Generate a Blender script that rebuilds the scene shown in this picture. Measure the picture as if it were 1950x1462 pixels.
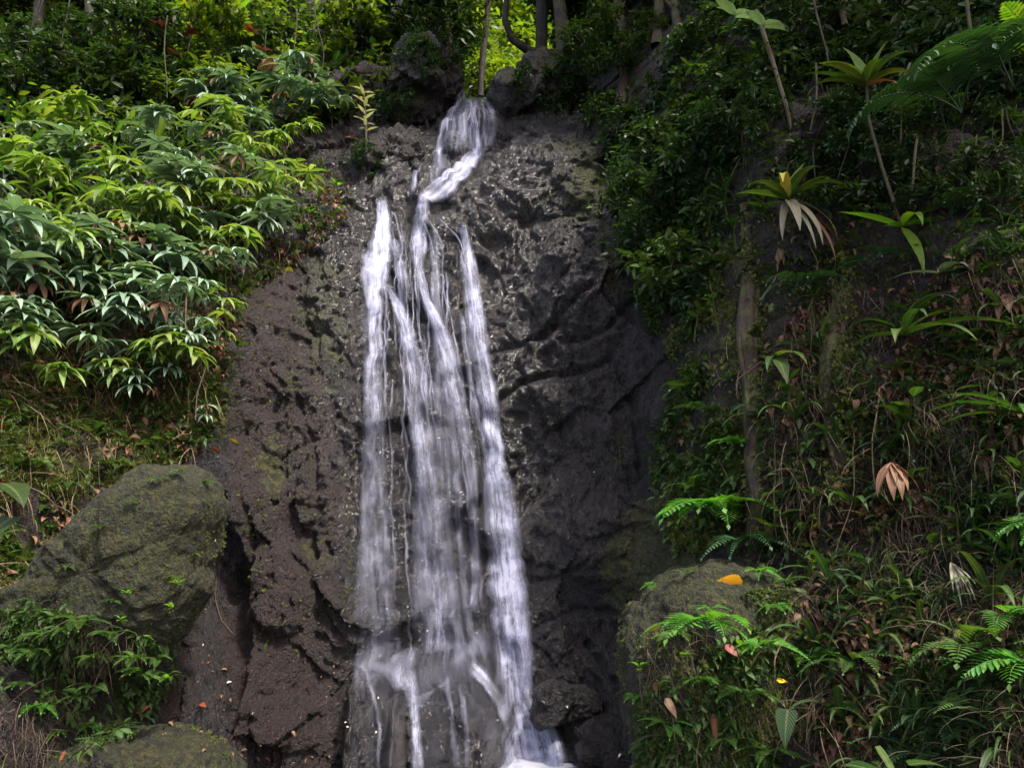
import bpy, math, random
import numpy as np
from mathutils import Vector, Matrix, Euler

for o in list(bpy.data.objects): bpy.data.objects.remove(o)
SC = bpy.context.scene
COL = SC.collection
R = math.radians
rnd = random.Random(7)
RS = np.random.RandomState(11)

# ------------------------------------------------------------------ camera
CAM_Z, PITCH, FPX = 1.6, R(12.0), 1445.0
cd = bpy.data.cameras.new("camera"); cam = bpy.data.objects.new("camera", cd); COL.objects.link(cam)
cam.location = (0, 0, CAM_Z); cam.rotation_euler = (R(90) + PITCH, 0, 0)
cd.sensor_width = 36.0; cd.lens = 36.0 * FPX / 1950.0; cd.clip_end = 400; cd.clip_start = 0.05
SC.camera = cam

# ------------------------------------------------------------------ sky, sun, exposure
SUN_EL, SUN_AZ = R(60), R(138)      # azimuth measured from +Y (behind the cliff) towards +X
w = bpy.data.worlds.new("World"); SC.world = w; w.use_nodes = True
nt = w.node_tree; bg = nt.nodes["Background"]
sky = nt.nodes.new("ShaderNodeTexSky"); sky.sky_type = 'NISHITA'; sky.sun_disc = False
sky.sun_elevation = SUN_EL; sky.sun_rotation = SUN_AZ; sky.dust_density = 2.5; sky.air_density = 0.9
warm = nt.nodes.new('ShaderNodeMix'); warm.data_type = 'RGBA'; warm.blend_type = 'MULTIPLY'; warm.inputs[0].default_value = 1.0; warm.inputs[7].default_value = (1.18, .98, .84, 1)
nt.links.new(sky.outputs[0], warm.inputs[6]); nt.links.new(warm.outputs[2], bg.inputs[0]); bg.inputs[1].default_value = 0.13
sd = bpy.data.lights.new("sun", 'SUN'); sun = bpy.data.objects.new("sun", sd); COL.objects.link(sun)
sd.energy = 2.0; sd.angle = R(7); sd.color = (1.0, 0.94, 0.82)
sdir = Vector((math.sin(SUN_AZ) * math.cos(SUN_EL), math.cos(SUN_AZ) * math.cos(SUN_EL), math.sin(SUN_EL)))
sun.rotation_euler = sdir.to_track_quat('Z', 'Y').to_euler(); sun.location = sdir * 30
SC.view_settings.view_transform = 'Standard'; SC.view_settings.look = 'None'
SC.view_settings.exposure = 2.0; SC.view_settings.gamma = 1.0
SC.view_settings.use_curve_mapping = False
SC.render.engine = 'CYCLES'
SC.cycles.use_denoising = True
SC.cycles.max_bounces = 8; SC.cycles.diffuse_bounces = 4; SC.cycles.glossy_bounces = 2
SC.cycles.transmission_bounces = 4; SC.cycles.transparent_max_bounces = 16
SC.cycles.caustics_reflective = False; SC.cycles.caustics_refractive = False
SC.cycles.sample_clamp_indirect = 6.0

# ------------------------------------------------------------------ noise in numpy
_perm = RS.permutation(256); _perm = np.concatenate([_perm, _perm, _perm]).astype(np.int64)
_g = RS.normal(size=(256, 3)); _g /= np.linalg.norm(_g, axis=1)[:, None]
def noise3(x, y, z):
    xi = np.floor(x).astype(np.int64); yi = np.floor(y).astype(np.int64); zi = np.floor(z).astype(np.int64)
    xf, yf, zf = x - xi, y - yi, z - zi
    u = xf**3 * (xf * (xf * 6 - 15) + 10); v = yf**3 * (yf * (yf * 6 - 15) + 10); s = zf**3 * (zf * (zf * 6 - 15) + 10)
    out = 0
    for a in (0, 1):
        for b in (0, 1):
            for c in (0, 1):
                h = _perm[_perm[_perm[(xi + a) & 255] + ((yi + b) & 255)] + ((zi + c) & 255)]
                g = _g[h]
                d = g[..., 0] * (xf - a) + g[..., 1] * (yf - b) + g[..., 2] * (zf - c)
                out = out + d * (u if a else 1 - u) * (v if b else 1 - v) * (s if c else 1 - s)
    return out * 1.6
def fbm(x, y, z, o=4, g=0.5):
    t = 0; a = 1.0; f = 1.0
    for i in range(o):
        t = t + a * noise3(x * f + 17.3 * i, y * f - 9.1 * i, z * f + 3.7 * i); a *= g; f *= 2.03
    return t
def facets(x, z, seed=0, tilt=0.6):
    """angular rock: every Voronoi cell is its own tilted plane; returns (plane value, distance to crack)"""
    xi = np.floor(x).astype(np.int64); zi = np.floor(z).astype(np.int64)
    b1 = np.full(x.shape, 9.0); b2 = np.full(x.shape, 9.0); val = np.zeros(x.shape)
    for a in (-1, 0, 1):
        for c in (-1, 0, 1):
            h = _perm[_perm[(xi + a + seed * 31) & 255] + ((zi + c + seed * 17) & 255)]
            r = _g[h]
            cx = xi + a + 0.5 + 0.55 * r[..., 0]; cz = zi + c + 0.5 + 0.55 * r[..., 1]
            d = np.hypot(x - cx, z - cz)
            h2 = _g[(h * 7 + 13) & 255]
            pv = h2[..., 0] * 0.6 + tilt * (h2[..., 1] * (x - cx) + h2[..., 2] * (z - cz))
            near = d < b1
            b2 = np.where(near, b1, np.minimum(b2, d)); val = np.where(near, pv, val); b1 = np.where(near, d, b1)
    return val, b2 - b1
def sstep(a, b, x):
    t = np.clip((x - a) / (b - a), 0, 1); return t * t * (3 - 2 * t)

# ------------------------------------------------------------------ photo coordinates -> world rays
CP, SP = math.cos(PITCH), math.sin(PITCH)
def ray(u, v):
    dx = (np.asarray(u, float) - 975) / FPX; dy = (731 - np.asarray(v, float)) / FPX
    return dx, CP - dy * SP, SP + dy * CP
def at(u, v, Y):
    a, b, c = ray(u, v); t = Y / b
    return a * t, Y + 0 * a, CAM_Z + c * t
def proj(X, Y, Z):
    f = Y * CP + (Z - CAM_Z) * SP; up = -Y * SP + (Z - CAM_Z) * CP
    f = np.maximum(f, 0.01)
    return 975 + FPX * X / f, 731 - FPX * up / f

# ------------------------------------------------------------------ terrain: the cliff and both banks, Y = H(X, Z)
ctrl = []
def C(u, *vy):
    for v, y in vy:
        p = at(u, v, y); ctrl.append((float(p[0]), float(p[2]), y))
C(975, (1445, 6.15), (1300, 6.45), (1100, 6.7), (900, 6.95), (700, 7.25), (550, 7.5), (420, 7.85), (330, 8.2), (250, 8.7), (205, 9.3))
C(750, (1445, 5.95), (1250, 6.25), (1000, 6.6), (800, 6.9), (620, 7.2), (480, 7.55), (400, 7.85), (300, 8.6), (200, 9.3), (140, 9.9), (60, 12), (0, 14))
C(860, (1445, 6.0), (1000, 6.75), (640, 7.25), (400, 7.85), (300, 8.4), (230, 9.0), (200, 9.5))
C(500, (1445, 5.6), (1200, 5.85), (1000, 6.1), (800, 6.4), (620, 6.8), (520, 7.1), (430, 7.7), (320, 8.6), (220, 9.6), (120, 11), (0, 13))
C(300, (1445, 5.0), (1200, 5.4), (1000, 5.75), (820, 6.0), (650, 6.3), (520, 6.7), (400, 7.3), (300, 8.2), (220, 9.6), (100, 12), (0, 14))
C(60, (1445, 4.3), (1200, 4.85), (1000, 5.2), (820, 5.5), (650, 5.8), (520, 6.2), (400, 6.9), (300, 7.9), (200, 9.8), (100, 12), (0, 14))
C(-350, (1445, 3.3), (1000, 4.1), (650, 5.0), (400, 6.4), (200, 9.0), (0, 12))
C(1120, (1445, 6.05), (1200, 6.3), (900, 6.65), (650, 7.0), (500, 7.2), (350, 7.7), (250, 8.2), (180, 8.8), (100, 11.0), (0, 13.0))
C(1230, (1445, 5.6), (1200, 5.8), (900, 6.1), (650, 6.4), (500, 6.6), (350, 7.0), (200, 7.6), (100, 8.3), (0, 9.0))
C(1330, (1445, 4.7), (1200, 4.95), (900, 5.4), (700, 5.6), (500, 5.8), (300, 6.2), (100, 6.9), (0, 7.3))
C(1450, (1445, 4.2), (1200, 4.45), (900, 4.8), (700, 4.95), (500, 5.15), (300, 5.5), (100, 6.0), (0, 6.3))
C(1680, (1445, 3.7), (1200, 3.9), (900, 4.2), (650, 4.5), (400, 4.9), (200, 5.3), (0, 5.8))
C(1950, (1445, 3.2), (1150, 3.4), (800, 3.75), (500, 4.2), (200, 4.8), (0, 5.3))
C(2350, (1445, 2.6), (900, 3.0), (400, 3.6), (0, 4.4))
for X, Z, Y in [(-.45, 7.62, 9.7), (-.1, 7.85, 12), (0.1, 8.3, 15), (0.25, 8.8, 19), (0.6, 10.5, 26), (0.9, 14, 36), (1, 18, 44),
                (-6, 14, 16), (-3, 15, 17), (-10, 12, 13), (-10, 6, 5), (-10, 0, 2.6), (4, 13, 9), (8, 12, 7.5), (10, 6, 3.5), (10, 0, 2), (2.6, 14, 14),
                (0, -1, 5.9), (-3, -1, 3.9), (-6, -1, 2.6), (3, -1, 3.2), (6, -1, 2.2), (-1.6, 15, 20), (-9, 18, 20), (8, 18, 12)]:
    ctrl.append((X, Z, Y))
ctrl = np.array(ctrl)
_D = np.hypot(ctrl[:, None, 0] - ctrl[None, :, 0], ctrl[:, None, 1] - ctrl[None, :, 1])
_A = np.sqrt(_D**2 + 0.04) + np.eye(len(ctrl)) * -0.02
_P = np.column_stack([np.ones(len(ctrl)), ctrl[:, :2]])
_M = np.block([[_A, _P], [_P.T, np.zeros((3, 3))]])
_w = np.linalg.solve(_M, np.concatenate([ctrl[:, 2], [0, 0, 0]]))
def H0(X, Z):
    out = _w[-3] + _w[-2] * X + _w[-1] * Z
    for i in range(len(ctrl)):
        out = out + _w[i] * np.sqrt((X - ctrl[i, 0])**2 + (Z - ctrl[i, 1])**2 + 0.04)
    return out
def axis(parts):
    xs = []
    for a, b, s in parts: xs.append(np.arange(a, b, s))
    xs.append([parts[-1][1]]); return np.concatenate(xs)
GX = axis([(-11, -5, .08), (-5, -2.6, .028), (-2.6, 1.6, .0155), (1.6, 4.2, .024), (4.2, 10, .08)])
GZ = axis([(-.6, 0, .05), (0, 7.6, .0165), (7.6, 10, .035), (10, 18, .12)])
XX, ZZ = np.meshgrid(GX, GZ)
# the base is smooth: evaluate coarsely, then interpolate
gx = np.linspace(-11, 10, 190); gz = np.linspace(-.6, 18, 200)
cX, cZ = np.meshgrid(gx, gz); cH = H0(cX, cZ)
def bil(X, Z, gx, gz, G):
    X = np.clip(X, gx[0], gx[-1] - 1e-6); Z = np.clip(Z, gz[0], gz[-1] - 1e-6)
    i = np.clip(np.searchsorted(gx, X, 'right') - 1, 0, len(gx) - 2); j = np.clip(np.searchsorted(gz, Z, 'right') - 1, 0, len(gz) - 2)
    a = (X - gx[i]) / (gx[i + 1] - gx[i]); b = (Z - gz[j]) / (gz[j + 1] - gz[j])
    return (G[j, i] * (1 - a) + G[j, i + 1] * a) * (1 - b) + (G[j + 1, i] * (1 - a) + G[j + 1, i + 1] * a) * b
HH = bil(XX, ZZ, gx, gz, cH)
U0, V0 = proj(XX, HH, ZZ)

def bump(u, v, ru, rv, amp, p=2.0):      # a lump that comes out towards the viewer
    q = np.abs((U0 - u) / ru)**p + np.abs((V0 - v) / rv)**p
    return amp * np.clip(1 - q, 0, 1)**0.6
rockface = sstep(1270, 1170, U0) * sstep(430, 520, U0)
HH = HH - bump(862, 1400, 104, 150, .78, 3.4) - bump(722, 1400, 64, 145, .52, 3.4) - bump(1110, 1430, 70, 70, .30) \
        - bump(1090, 1340, 60, 36, .18) - bump(1020, 1420, 55, 85, .16) - bump(870, 272, 24, 24, .22) - bump(897, 222, 22, 36, .18) \
        - bump(940, 235, 22, 40, .12) - bump(820, 350, 30, 55, .1) - bump(640, 560, 60, 110, .22) - bump(1030, 330, 120, 90, .25) \
        - bump(1110, 560, 90, 140, .18) - bump(600, 900, 60, 120, .14) - bump(540, 1120, 70, 90, .18) - bump(1140, 1010, 70, 120, .16)\
        - bump(1050, 480, 60, 60, .1) - bump(660, 1150, 45, 90, .15) - bump(560, 1370, 80, 60, .15) + bump(420, 1200, 60, 220, .35)
def seg_d(u1, v1, u2, v2):
    du, dv = u2 - u1, v2 - v1; t = np.clip(((U0 - u1) * du + (V0 - v1) * dv) / (du * du + dv * dv), 0, 1)
    return np.hypot(U0 - u1 - t * du, V0 - v1 - t * dv), ((U0 - u1) * dv - (V0 - v1) * du) / math.hypot(du, dv)
wob = 9 * noise3(U0 / 26, V0 / 26, 0 * U0) + 4 * noise3(U0 / 9, V0 / 9, 5 + 0 * U0)
def crack(pts, wd, amp, ledge=0.0):
    global HH
    best = np.full(U0.shape, 1e9); side = np.zeros(U0.shape)
    for a, b in zip(pts[:-1], pts[1:]):
        d, s = seg_d(*a, *b); m = d < best; best = np.where(m, d, best); side = np.where(m, s, side)
    best = best + np.abs(wob)
    HH = HH + amp * np.exp(-(best / wd)**2) - ledge * np.exp(-(best / (wd * 4))**2) * sstep(-6, 8, -side)
crack([(935, 672), (1000, 655), (1045, 640), (1075, 600), (1120, 565)], 9, .16, .10)
crack([(945, 765), (990, 735), (1050, 718), (1110, 712), (1160, 690)], 9, .15, .09)
crack([(880, 425), (930, 470), (980, 500)], 7, .06, .05)
crack([(1075, 450), (1100, 440), (1150, 420), (1185, 450)], 7, .12, .05)
crack([(1090, 660), (1150, 640), (1215, 560), (1240, 520)], 9, .14, .06)
crack([(1010, 1110), (1060, 1100), (1100, 1080)], 7, .10, .05)
crack([(1020, 1190), (1100, 1160), (1200, 1170)], 7, .10, .04)
crack([(870, 320), (905, 345), (880, 380), (865, 420)], 6, .07, .03)
crack([(565, 760), (600, 860), (610, 990), (640, 1080)], 7, .08, .03)
crack([(450, 900), (480, 1010), (470, 1100)], 8, .10, .0)
crack([(1160, 690), (1210, 760), (1230, 900)], 10, .12, .0)
crack([(1120, 1230), (1160, 1290), (1200, 1330)], 9, .16, .05)
crack([(700, 345), (715, 400), (690, 470), (700, 560)], 7, .08, .0)
crack([(545, 1040), (600, 1100), (640, 1200)], 8, .10, .04)

wx = XX + .07 * fbm(XX * 1.7, HH * .4, ZZ * 1.7, 2); wz = ZZ + .07 * fbm(XX * 1.7 + 40, HH * .4, ZZ * 1.7, 2)
f1, e1 = facets(wx * 1.5, wz * 1.15, 1); f2, e2 = facets(wx * 4.3 + wz * 1.2, wz * 3.1, 2); f3, e3 = facets(wx * 10.5 + wz * 2, wz * 8.5, 3, .9)
f4, e4 = facets(wx * 26 + 5, wz * 21, 4, 1.0)
amp = 0.55 + 0.45 * rockface
far = sstep(12, 9.5, HH)
HH = HH + far * (-.16 * fbm(XX * .9, HH * .3, ZZ * .9, 3) + amp * (.15 * f1 + .015 * np.exp(-(e1 / .03)**2) + .058 * f2 + .0 * e2
        + .030 * f3 + .014 * f4 + .011 * fbm(XX * 21, HH * 5, ZZ * 19, 3, .6)) + .045 * fbm(XX * 5, HH * 2, ZZ * 5, 4, .55))
bank = 1 - rockface
HH = HH + far * bank * (-.22 * fbm(XX * 1.6 + 8, HH * .5, ZZ * 1.1, 4, .55))
def Hs(X, Z): return bil(X, Z, GX, GZ, HH)
def nrm(X, Z, e=.05):
    hx = (Hs(X + e, Z) - Hs(X - e, Z)) / (2 * e); hz = (Hs(X, Z + e) - Hs(X, Z - e)) / (2 * e)
    n = np.stack([hx, -np.ones_like(hx), hz], -1); return n / np.linalg.norm(n, axis=-1, keepdims=True)
def hits(u, v):
    """world points where the lines of sight meet the terrain"""
    u = np.atleast_1d(np.asarray(u, float)); v = np.atleast_1d(np.asarray(v, float))
    a, b, c = ray(u, v); ys = np.concatenate([np.arange(2.2, 10, .025), np.arange(10, 44, .12)])
    t = ys[None, :] / b[:, None]; X = a[:, None] * t; Z = CAM_Z + c[:, None] * t
    ins = ys[None, :] >= Hs(X, Z); k = np.argmax(ins, 1); k = np.where(ins.any(1), k, len(ys) - 1)
    I = np.arange(len(u)); return np.stack([X[I, k], ys[k], Z[I, k]], -1)
def P(u, v): return hits(u, v)[0]

# ------------------------------------------------------------------ materials
class NT:
    def __init__(s, name):
        s.m = bpy.data.materials.new(name); s.m.use_nodes = True; s.t = s.m.node_tree; s.t.nodes.clear()
        s.out = s.n("ShaderNodeOutputMaterial")
    def n(s, t, **k):
        x = s.t.nodes.new(t)
        for a, b in k.items():
            if a.startswith('i_'):
                key = a[2:]; key = int(key) if key.isdigit() else key.replace('_', ' ')
                x.inputs[key].default_value = b
            else: setattr(x, a, b)
        return x
    def l(s, a, b): s.t.links.new(a, b)
    def noise(s, vec, scale, detail=4, rough=.55, dist=0):
        x = s.n("ShaderNodeTexNoise"); x.inputs['Scale'].default_value = scale; x.inputs['Detail'].default_value = detail
        x.inputs['Roughness'].default_value = rough; x.inputs['Distortion'].default_value = dist
        if vec is not None: s.l(vec, x.inputs['Vector'])
        return x.outputs['Fac']
    def ramp(s, fac, stops):
        x = s.n("ShaderNodeValToRGB"); s.l(fac, x.inputs[0]); e = x.color_ramp.elements
        while len(e) < len(stops): e.new(.5)
        for a, (p, c) in zip(e, stops): a.position = p; a.color = c if len(c) == 4 else (*c, 1)
        return x.outputs[0]
    def g(s, v): return (v, v, v, 1)
    def mix(s, f, a, b, mode='MIX'):
        x = s.n("ShaderNodeMix", data_type='RGBA', blend_type=mode)
        for sock, val in ((x.inputs[0], f), (x.inputs[6], a), (x.inputs[7], b)):
            if isinstance(val, (int, float)): sock.default_value = val
            elif isinstance(val, tuple): sock.default_value = val if len(val) == 4 else (*val, 1)
            else: s.l(val, sock)
        return x.outputs[2]
    def math(s, op, a, b=None, clamp=False):
        x = s.n("ShaderNodeMath", operation=op, use_clamp=clamp)
        for i, val in enumerate((a, b)):
            if val is None: continue
            if isinstance(val, (int, float)): x.inputs[i].default_value = val
            else: s.l(val, x.inputs[i])
        return x.outputs[0]
    def attr(s, name): return s.n("ShaderNodeAttribute", attribute_name=name)

def rock_material(name, mossy=0.0, soilbias=0.0, bumpk=1.0, dark=1.0):
    T = NT(name); tc = T.n("ShaderNodeTexCoord").outputs['Object']
    mp = T.n("ShaderNodeMapping"); mp.inputs['Scale'].default_value = (1, 1, .8); T.l(tc, mp.inputs[0]); v = mp.outputs[0]
    at_ = T.attr('mask'); sep = T.n("ShaderNodeSeparateColor"); T.l(at_.outputs['Color'], sep.inputs[0])
    soil, moss, damp = sep.outputs[0], sep.outputs[1], sep.outputs[2]
    n1 = T.noise(v, 1.6, 5, .6); n2 = T.noise(v, 9, 6, .65, .4); n3 = T.noise(v, 42, 5, .7); n4 = T.noise(v, 130, 3, .6)
    n5 = T.noise(v, 62, 2, .5); n6 = T.noise(v, 24, 4, .7)
    rock = T.ramp(n2, [(.34, (.003, .0028, .0033)), (.5, (.008, .0075, .0092)), (.64, (.020, .0185, .0225))])
    rock = T.mix(T.ramp(n6, [(.48, T.g(0)), (.62, T.g(.9))]), rock, (.040, .038, .046))  # lighter grain painted in to suggest wet sparkle
    rock = T.mix(T.ramp(n1, [(.35, T.g(0)), (.65, T.g(.8))]), rock, T.mix(1.0, rock, (.82, .77, .70), 'MULTIPLY'))
    painted_glint = T.ramp(n5, [(.62, T.g(0)), (.70, T.g(.8))]); rock = T.mix(painted_glint, rock, (.09, .086, .098))  # pale specks put wet glints into the rock colour
    rock = T.mix(T.ramp(n5, [(.32, T.g(.8)), (.40, T.g(0))]), rock, (.004, .004, .004))  # dark pits strengthen the painted sparkle
    sl = T.ramp(n3, [(.36, (.005, .0026, .0028)), (.5, (.0145, .0072, .0078)), (.66, (.036, .0185, .0195))])
    sl = T.mix(painted_glint, sl, (.10, .065, .065)); sl = T.mix(T.ramp(n6, [(.34, T.g(.9)), (.48, T.g(0))]), sl, (.008, .006, .006))
    soilf = T.math('ADD', soil, T.math('MULTIPLY', T.math('SUBTRACT', n2, .5), 2.6)); soilf = T.ramp(soilf, [(.40, T.g(0)), (.72, T.g(1))])
    c = T.mix(soilf, rock, sl)
    ms = T.ramp(T.math('ADD', T.math('MULTIPLY', n3, .5), T.math('MULTIPLY', n6, .5)), [(.38, (.003, .0045, .001)), (.48, (.018, .026, .003)), (.58, (.070, .085, .009))])
    ms = T.mix(T.ramp(T.noise(v, 5, 3, .6), [(.42, T.g(0)), (.6, T.g(.85))]), ms, T.mix(1.0, ms, (1.15, .95, .6), 'MULTIPLY'))
    mn = T.math('ADD', T.math('MULTIPLY', T.noise(v, 3.6, 8, .75, .4), 2.6), T.math('MULTIPLY', n4, .3))
    geo = T.n("ShaderNodeNewGeometry"); sx = T.n("ShaderNodeSeparateXYZ"); T.l(geo.outputs['Normal'], sx.inputs[0])
    mf = T.math('ADD', T.math('ADD', T.math('MULTIPLY', moss, 1.15), mossy), T.math('ADD', T.math('SUBTRACT', mn, 1.62), T.math('MULTIPLY', sx.outputs[2], .22)))
    mf = T.ramp(mf, [(.42, T.g(0)), (.70, T.g(.92))])
    c = T.mix(mf, c, ms)
    c = T.mix(T.math('MULTIPLY', damp, .7), c, T.mix(1.0, c, (.6, .6, .64), 'MULTIPLY'))
    red = T.ramp(T.noise(v, 2.3, 5, .65, .2), [(.60, T.g(0)), (.68, T.g(.5))])
    c = T.mix(red, c, T.mix(1.0, c, (1.6, .75, .65), 'MULTIPLY'))
    if dark < 1: c = T.mix(1.0, c, (dark, dark * .98, dark * .98), 'MULTIPLY')
    p = T.n("ShaderNodeBsdfPrincipled"); T.l(c, p.inputs['Base Color'])
    rg = T.ramp(n2, [(.35, T.g(.22)), (.6, T.g(.40))]); rg = T.mix(T.math('MAXIMUM', mf, T.math('MULTIPLY', soilf, .45)), rg, T.g(.85))
    rg = T.mix(damp, rg, T.mix(1.0, rg, (.55, .55, .55), 'MULTIPLY')); T.l(rg, p.inputs['Roughness']); T.l(T.math('ADD', .5, T.math('MULTIPLY', damp, .5)), p.inputs['Specular IOR Level'])
    h = T.math('ADD', T.math('MULTIPLY', n2, .6), T.math('ADD', T.math('MULTIPLY', n3, .30), T.math('ADD', T.math('MULTIPLY', n4, .10), T.math('MULTIPLY', n5, .26))))
    b = T.n("ShaderNodeBump"); b.inputs['Strength'].default_value = 1.0; b.inputs['Distance'].default_value = .11 * bumpk
    T.l(h, b.inputs['Height']); T.l(b.outputs[0], p.inputs['Normal']); T.l(p.outputs[0], T.out.inputs[0])
    return T.m

def leaf_material(name, c1, c2, rough=.42, trans=.35, tcol=None, spec=.5, vary=.25, rib=.5, attr=True):
    T = NT(name); oi = T.n("ShaderNodeObjectInfo"); lu = T.attr('leafuv'); sep = T.n("ShaderNodeSeparateXYZ"); T.l(lu.outputs['Vector'], sep.inputs[0])
    s_, t_, r_ = sep.outputs
    rr = T.math('FRACT', T.math('ADD', T.math('MULTIPLY', oi.outputs['Random'], 3.7), r_))
    c = T.mix(rr, c1, c2)
    tc = T.n("ShaderNodeTexCoord").outputs['Object']
    n = T.noise(tc, 14, 3, .6); c = T.mix(T.ramp(n, [(.35, T.g(0)), (.7, T.g(.55))]), c, T.mix(1.0, c, (.55, .62, .5), 'MULTIPLY'))
    # pale midrib and side veins
    ribf = T.ramp(s_, [(.0, T.g(rib)), (.16, T.g(0))]); c = T.mix(ribf, c, T.mix(.55, c, (.32, .38, .16), 'MIX'))
    hv = T.n("ShaderNodeHueSaturation"); T.l(c, hv.inputs['Color'])
    T.l(T.math('ADD', T.math('MULTIPLY', T.math('FRACT', T.math('MULTIPLY', rr, 5.3)), vary * 2), 1 - vary), hv.inputs['Value'])
    T.l(T.math('ADD', T.math('MULTIPLY', T.math('FRACT', T.math('MULTIPLY', rr, 7.1)), .05), .475), hv.inputs['Hue'])
    c = hv.outputs[0]
    p = T.n("ShaderNodeBsdfPrincipled"); T.l(c, p.inputs['Base Color']); p.inputs['Roughness'].default_value = rough; p.inputs['Specular IOR Level'].default_value = spec
    wv = T.math('SINE', T.math('ADD', T.math('MULTIPLY', t_, 70), T.math('MULTIPLY', s_, -18)))
    b = T.n("ShaderNodeBump"); b.inputs['Strength'].default_value = .25; b.inputs['Distance'].default_value = .004; T.l(T.math('ADD', wv, T.math('MULTIPLY', n, 2)), b.inputs['Height']); T.l(b.outputs[0], p.inputs['Normal'])
    if trans > 0:
        tr = T.n("ShaderNodeBsdfTranslucent"); T.l(T.mix(1.0, c, tcol or (1.5, 1.6, .5), 'MULTIPLY'), tr.inputs[0])
        mx = T.n("ShaderNodeMixShader"); mx.inputs[0].default_value = trans; T.l(p.outputs[0], mx.inputs[1]); T.l(tr.outputs[0], mx.inputs[2]); T.l(mx.outputs[0], T.out.inputs[0])
    else: T.l(p.outputs[0], T.out.inputs[0])
    return T.m
def bark_material(name, a, b, moss=.3):
    T = NT(name); tc = T.n("ShaderNodeTexCoord").outputs['Object']; mp = T.n("ShaderNodeMapping"); mp.inputs['Scale'].default_value = (1, 1, .3); T.l(tc, mp.inputs[0])
    n = T.noise(mp.outputs[0], 26, 6, .65, .5); n2 = T.noise(tc, 5, 4, .6)
    c = T.mix(n, a, b); c = T.mix(T.ramp(n2, [(.62 - moss * .4, T.g(0)), (.75 - moss * .3, T.g(.85))]), c, (.05, .055, .012))
    p = T.n("ShaderNodeBsdfPrincipled"); T.l(c, p.inputs['Base Color']); p.inputs['Roughness'].default_value = .8
    bp = T.n("ShaderNodeBump"); bp.inputs['Strength'].default_value = .9; bp.inputs['Distance'].default_value = .03; T.l(n, bp.inputs['Height']); T.l(bp.outputs[0], p.inputs['Normal']); T.l(p.outputs[0], T.out.inputs[0])
    return T.m
def water_sheet_material(name, dens, tint=(.46, .49, .66)):
    """thin falling water: threads of foam with clear gaps, thinning towards the edges of the sheet"""
    T = NT(name); f = T.attr('flow'); sep = T.n("ShaderNodeSeparateXYZ"); T.l(f.outputs['Vector'], sep.inputs[0]); s_, t_, d_ = sep.outputs
    def streak(sx, tx, seed, det=3):
        cx = T.n("ShaderNodeCombineXYZ"); T.l(T.math('MULTIPLY', s_, sx), cx.inputs[0]); T.l(T.math('MULTIPLY', t_, tx), cx.inputs[1]); cx.inputs[2].default_value = seed
        return T.noise(cx.outputs[0], 1.0, det, .6, .25)
    a = streak(26, 1.8, 1.3, 4); b = streak(90, 3.0, 7.7, 2); c = streak(9, 6.5, 4.1, 4)
    al = T.math('ADD', T.math('MULTIPLY', a, .85), T.math('ADD', T.math('MULTIPLY', b, .16), T.math('MULTIPLY', c, .76)))
    al = T.ramp(T.math('MULTIPLY', al, .6), [(.41, T.g(.10)), (.53, T.g(.40)), (.66, T.g(1.0))])
    al = T.math('MULTIPLY', T.math('MULTIPLY', al, d_), dens, True)
    p = T.n("ShaderNodeBsdfPrincipled"); p.inputs['Base Color'].default_value = (*tint, 1); p.inputs['Roughness'].default_value = .5
    p.inputs['Specular IOR Level'].default_value = .15
    tl = T.n("ShaderNodeBsdfTranslucent"); tl.inputs[0].default_value = (*tint, 1)
    m1 = T.n("ShaderNodeMixShader"); m1.inputs[0].default_value = .35; T.l(p.outputs[0], m1.inputs[1]); T.l(tl.outputs[0], m1.inputs[2])
    tp = T.n("ShaderNodeBsdfTransparent"); mx = T.n("ShaderNodeMixShader"); T.l(al, mx.inputs[0]); T.l(tp.outputs[0], mx.inputs[1]); T.l(m1.outputs[0], mx.inputs[2])
    T.l(mx.outputs[0], T.out.inputs[0]); return T.m

M = {}
M['rock'] = rock_material('wet basalt', dark=.72)
M['boulder'] = rock_material('mossy and shade-dark boulder stone', mossy=.56, dark=.50)  # moss-grown stone; its darkness also paints shade on the lip boulders
M['bark'] = bark_material('dark bark', (.004, .0035, .003), (.016, .013, .010), .25)
M['bark2'] = bark_material('mossy root bark', (.008, .005, .004), (.042, .026, .02), .5)
M['palestem'] = bark_material('pale stem', (.035, .03, .014), (.09, .075, .04), .0)
M['greenstem'] = leaf_material('green stem', (.05, .08, .015), (.08, .10, .03), .5, 0)
M['palm'] = leaf_material('blue green leaf', (.15, .25, .185), (.25, .34, .26), .27, .16, (1.3, 1.5, .6), .75)
M['palmy'] = leaf_material('yellow green finger leaf', (.12, .21, .05), (.21, .29, .08), .36, .35)
M['ginger'] = leaf_material('fresh green leaf', (.050, .12, .015), (.085, .15, .025), .45, .35, None, .35)
M['bright'] = leaf_material('lime leaf', (.10, .24, .014), (.15, .30, .03), .42, .45)
M['dark'] = leaf_material('dark green leaf', (.014, .042, .014), (.03, .07, .02), .45, .2, None, .35)
M['mid'] = leaf_material('mid green leaf', (.030, .066, .014), (.055, .105, .025), .5, .25, None, .3)
M['fern'] = leaf_material('fern green', (.04, .10, .015), (.07, .15, .03), .5, .35)
M['fernb'] = leaf_material('bright fern green', (.07, .22, .03), (.10, .28, .05), .45, .4)
M['fernd'] = leaf_material('dark fern green', (.016, .060, .024), (.028, .085, .03), .42, .2)
M['crown'] = leaf_material('forest leaves', (.055, .10, .012), (.11, .17, .02), .42, .5, (1.7, 1.7, .4), vary=.4)  # lit copy: sunlit tone put into the leaf colour
M['crownd'] = leaf_material('forest leaves with painted shade', (.014, .04, .010), (.03, .065, .014), .4, .3, vary=.4)  # darker copy of the leaves, shade put into the colour
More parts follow.
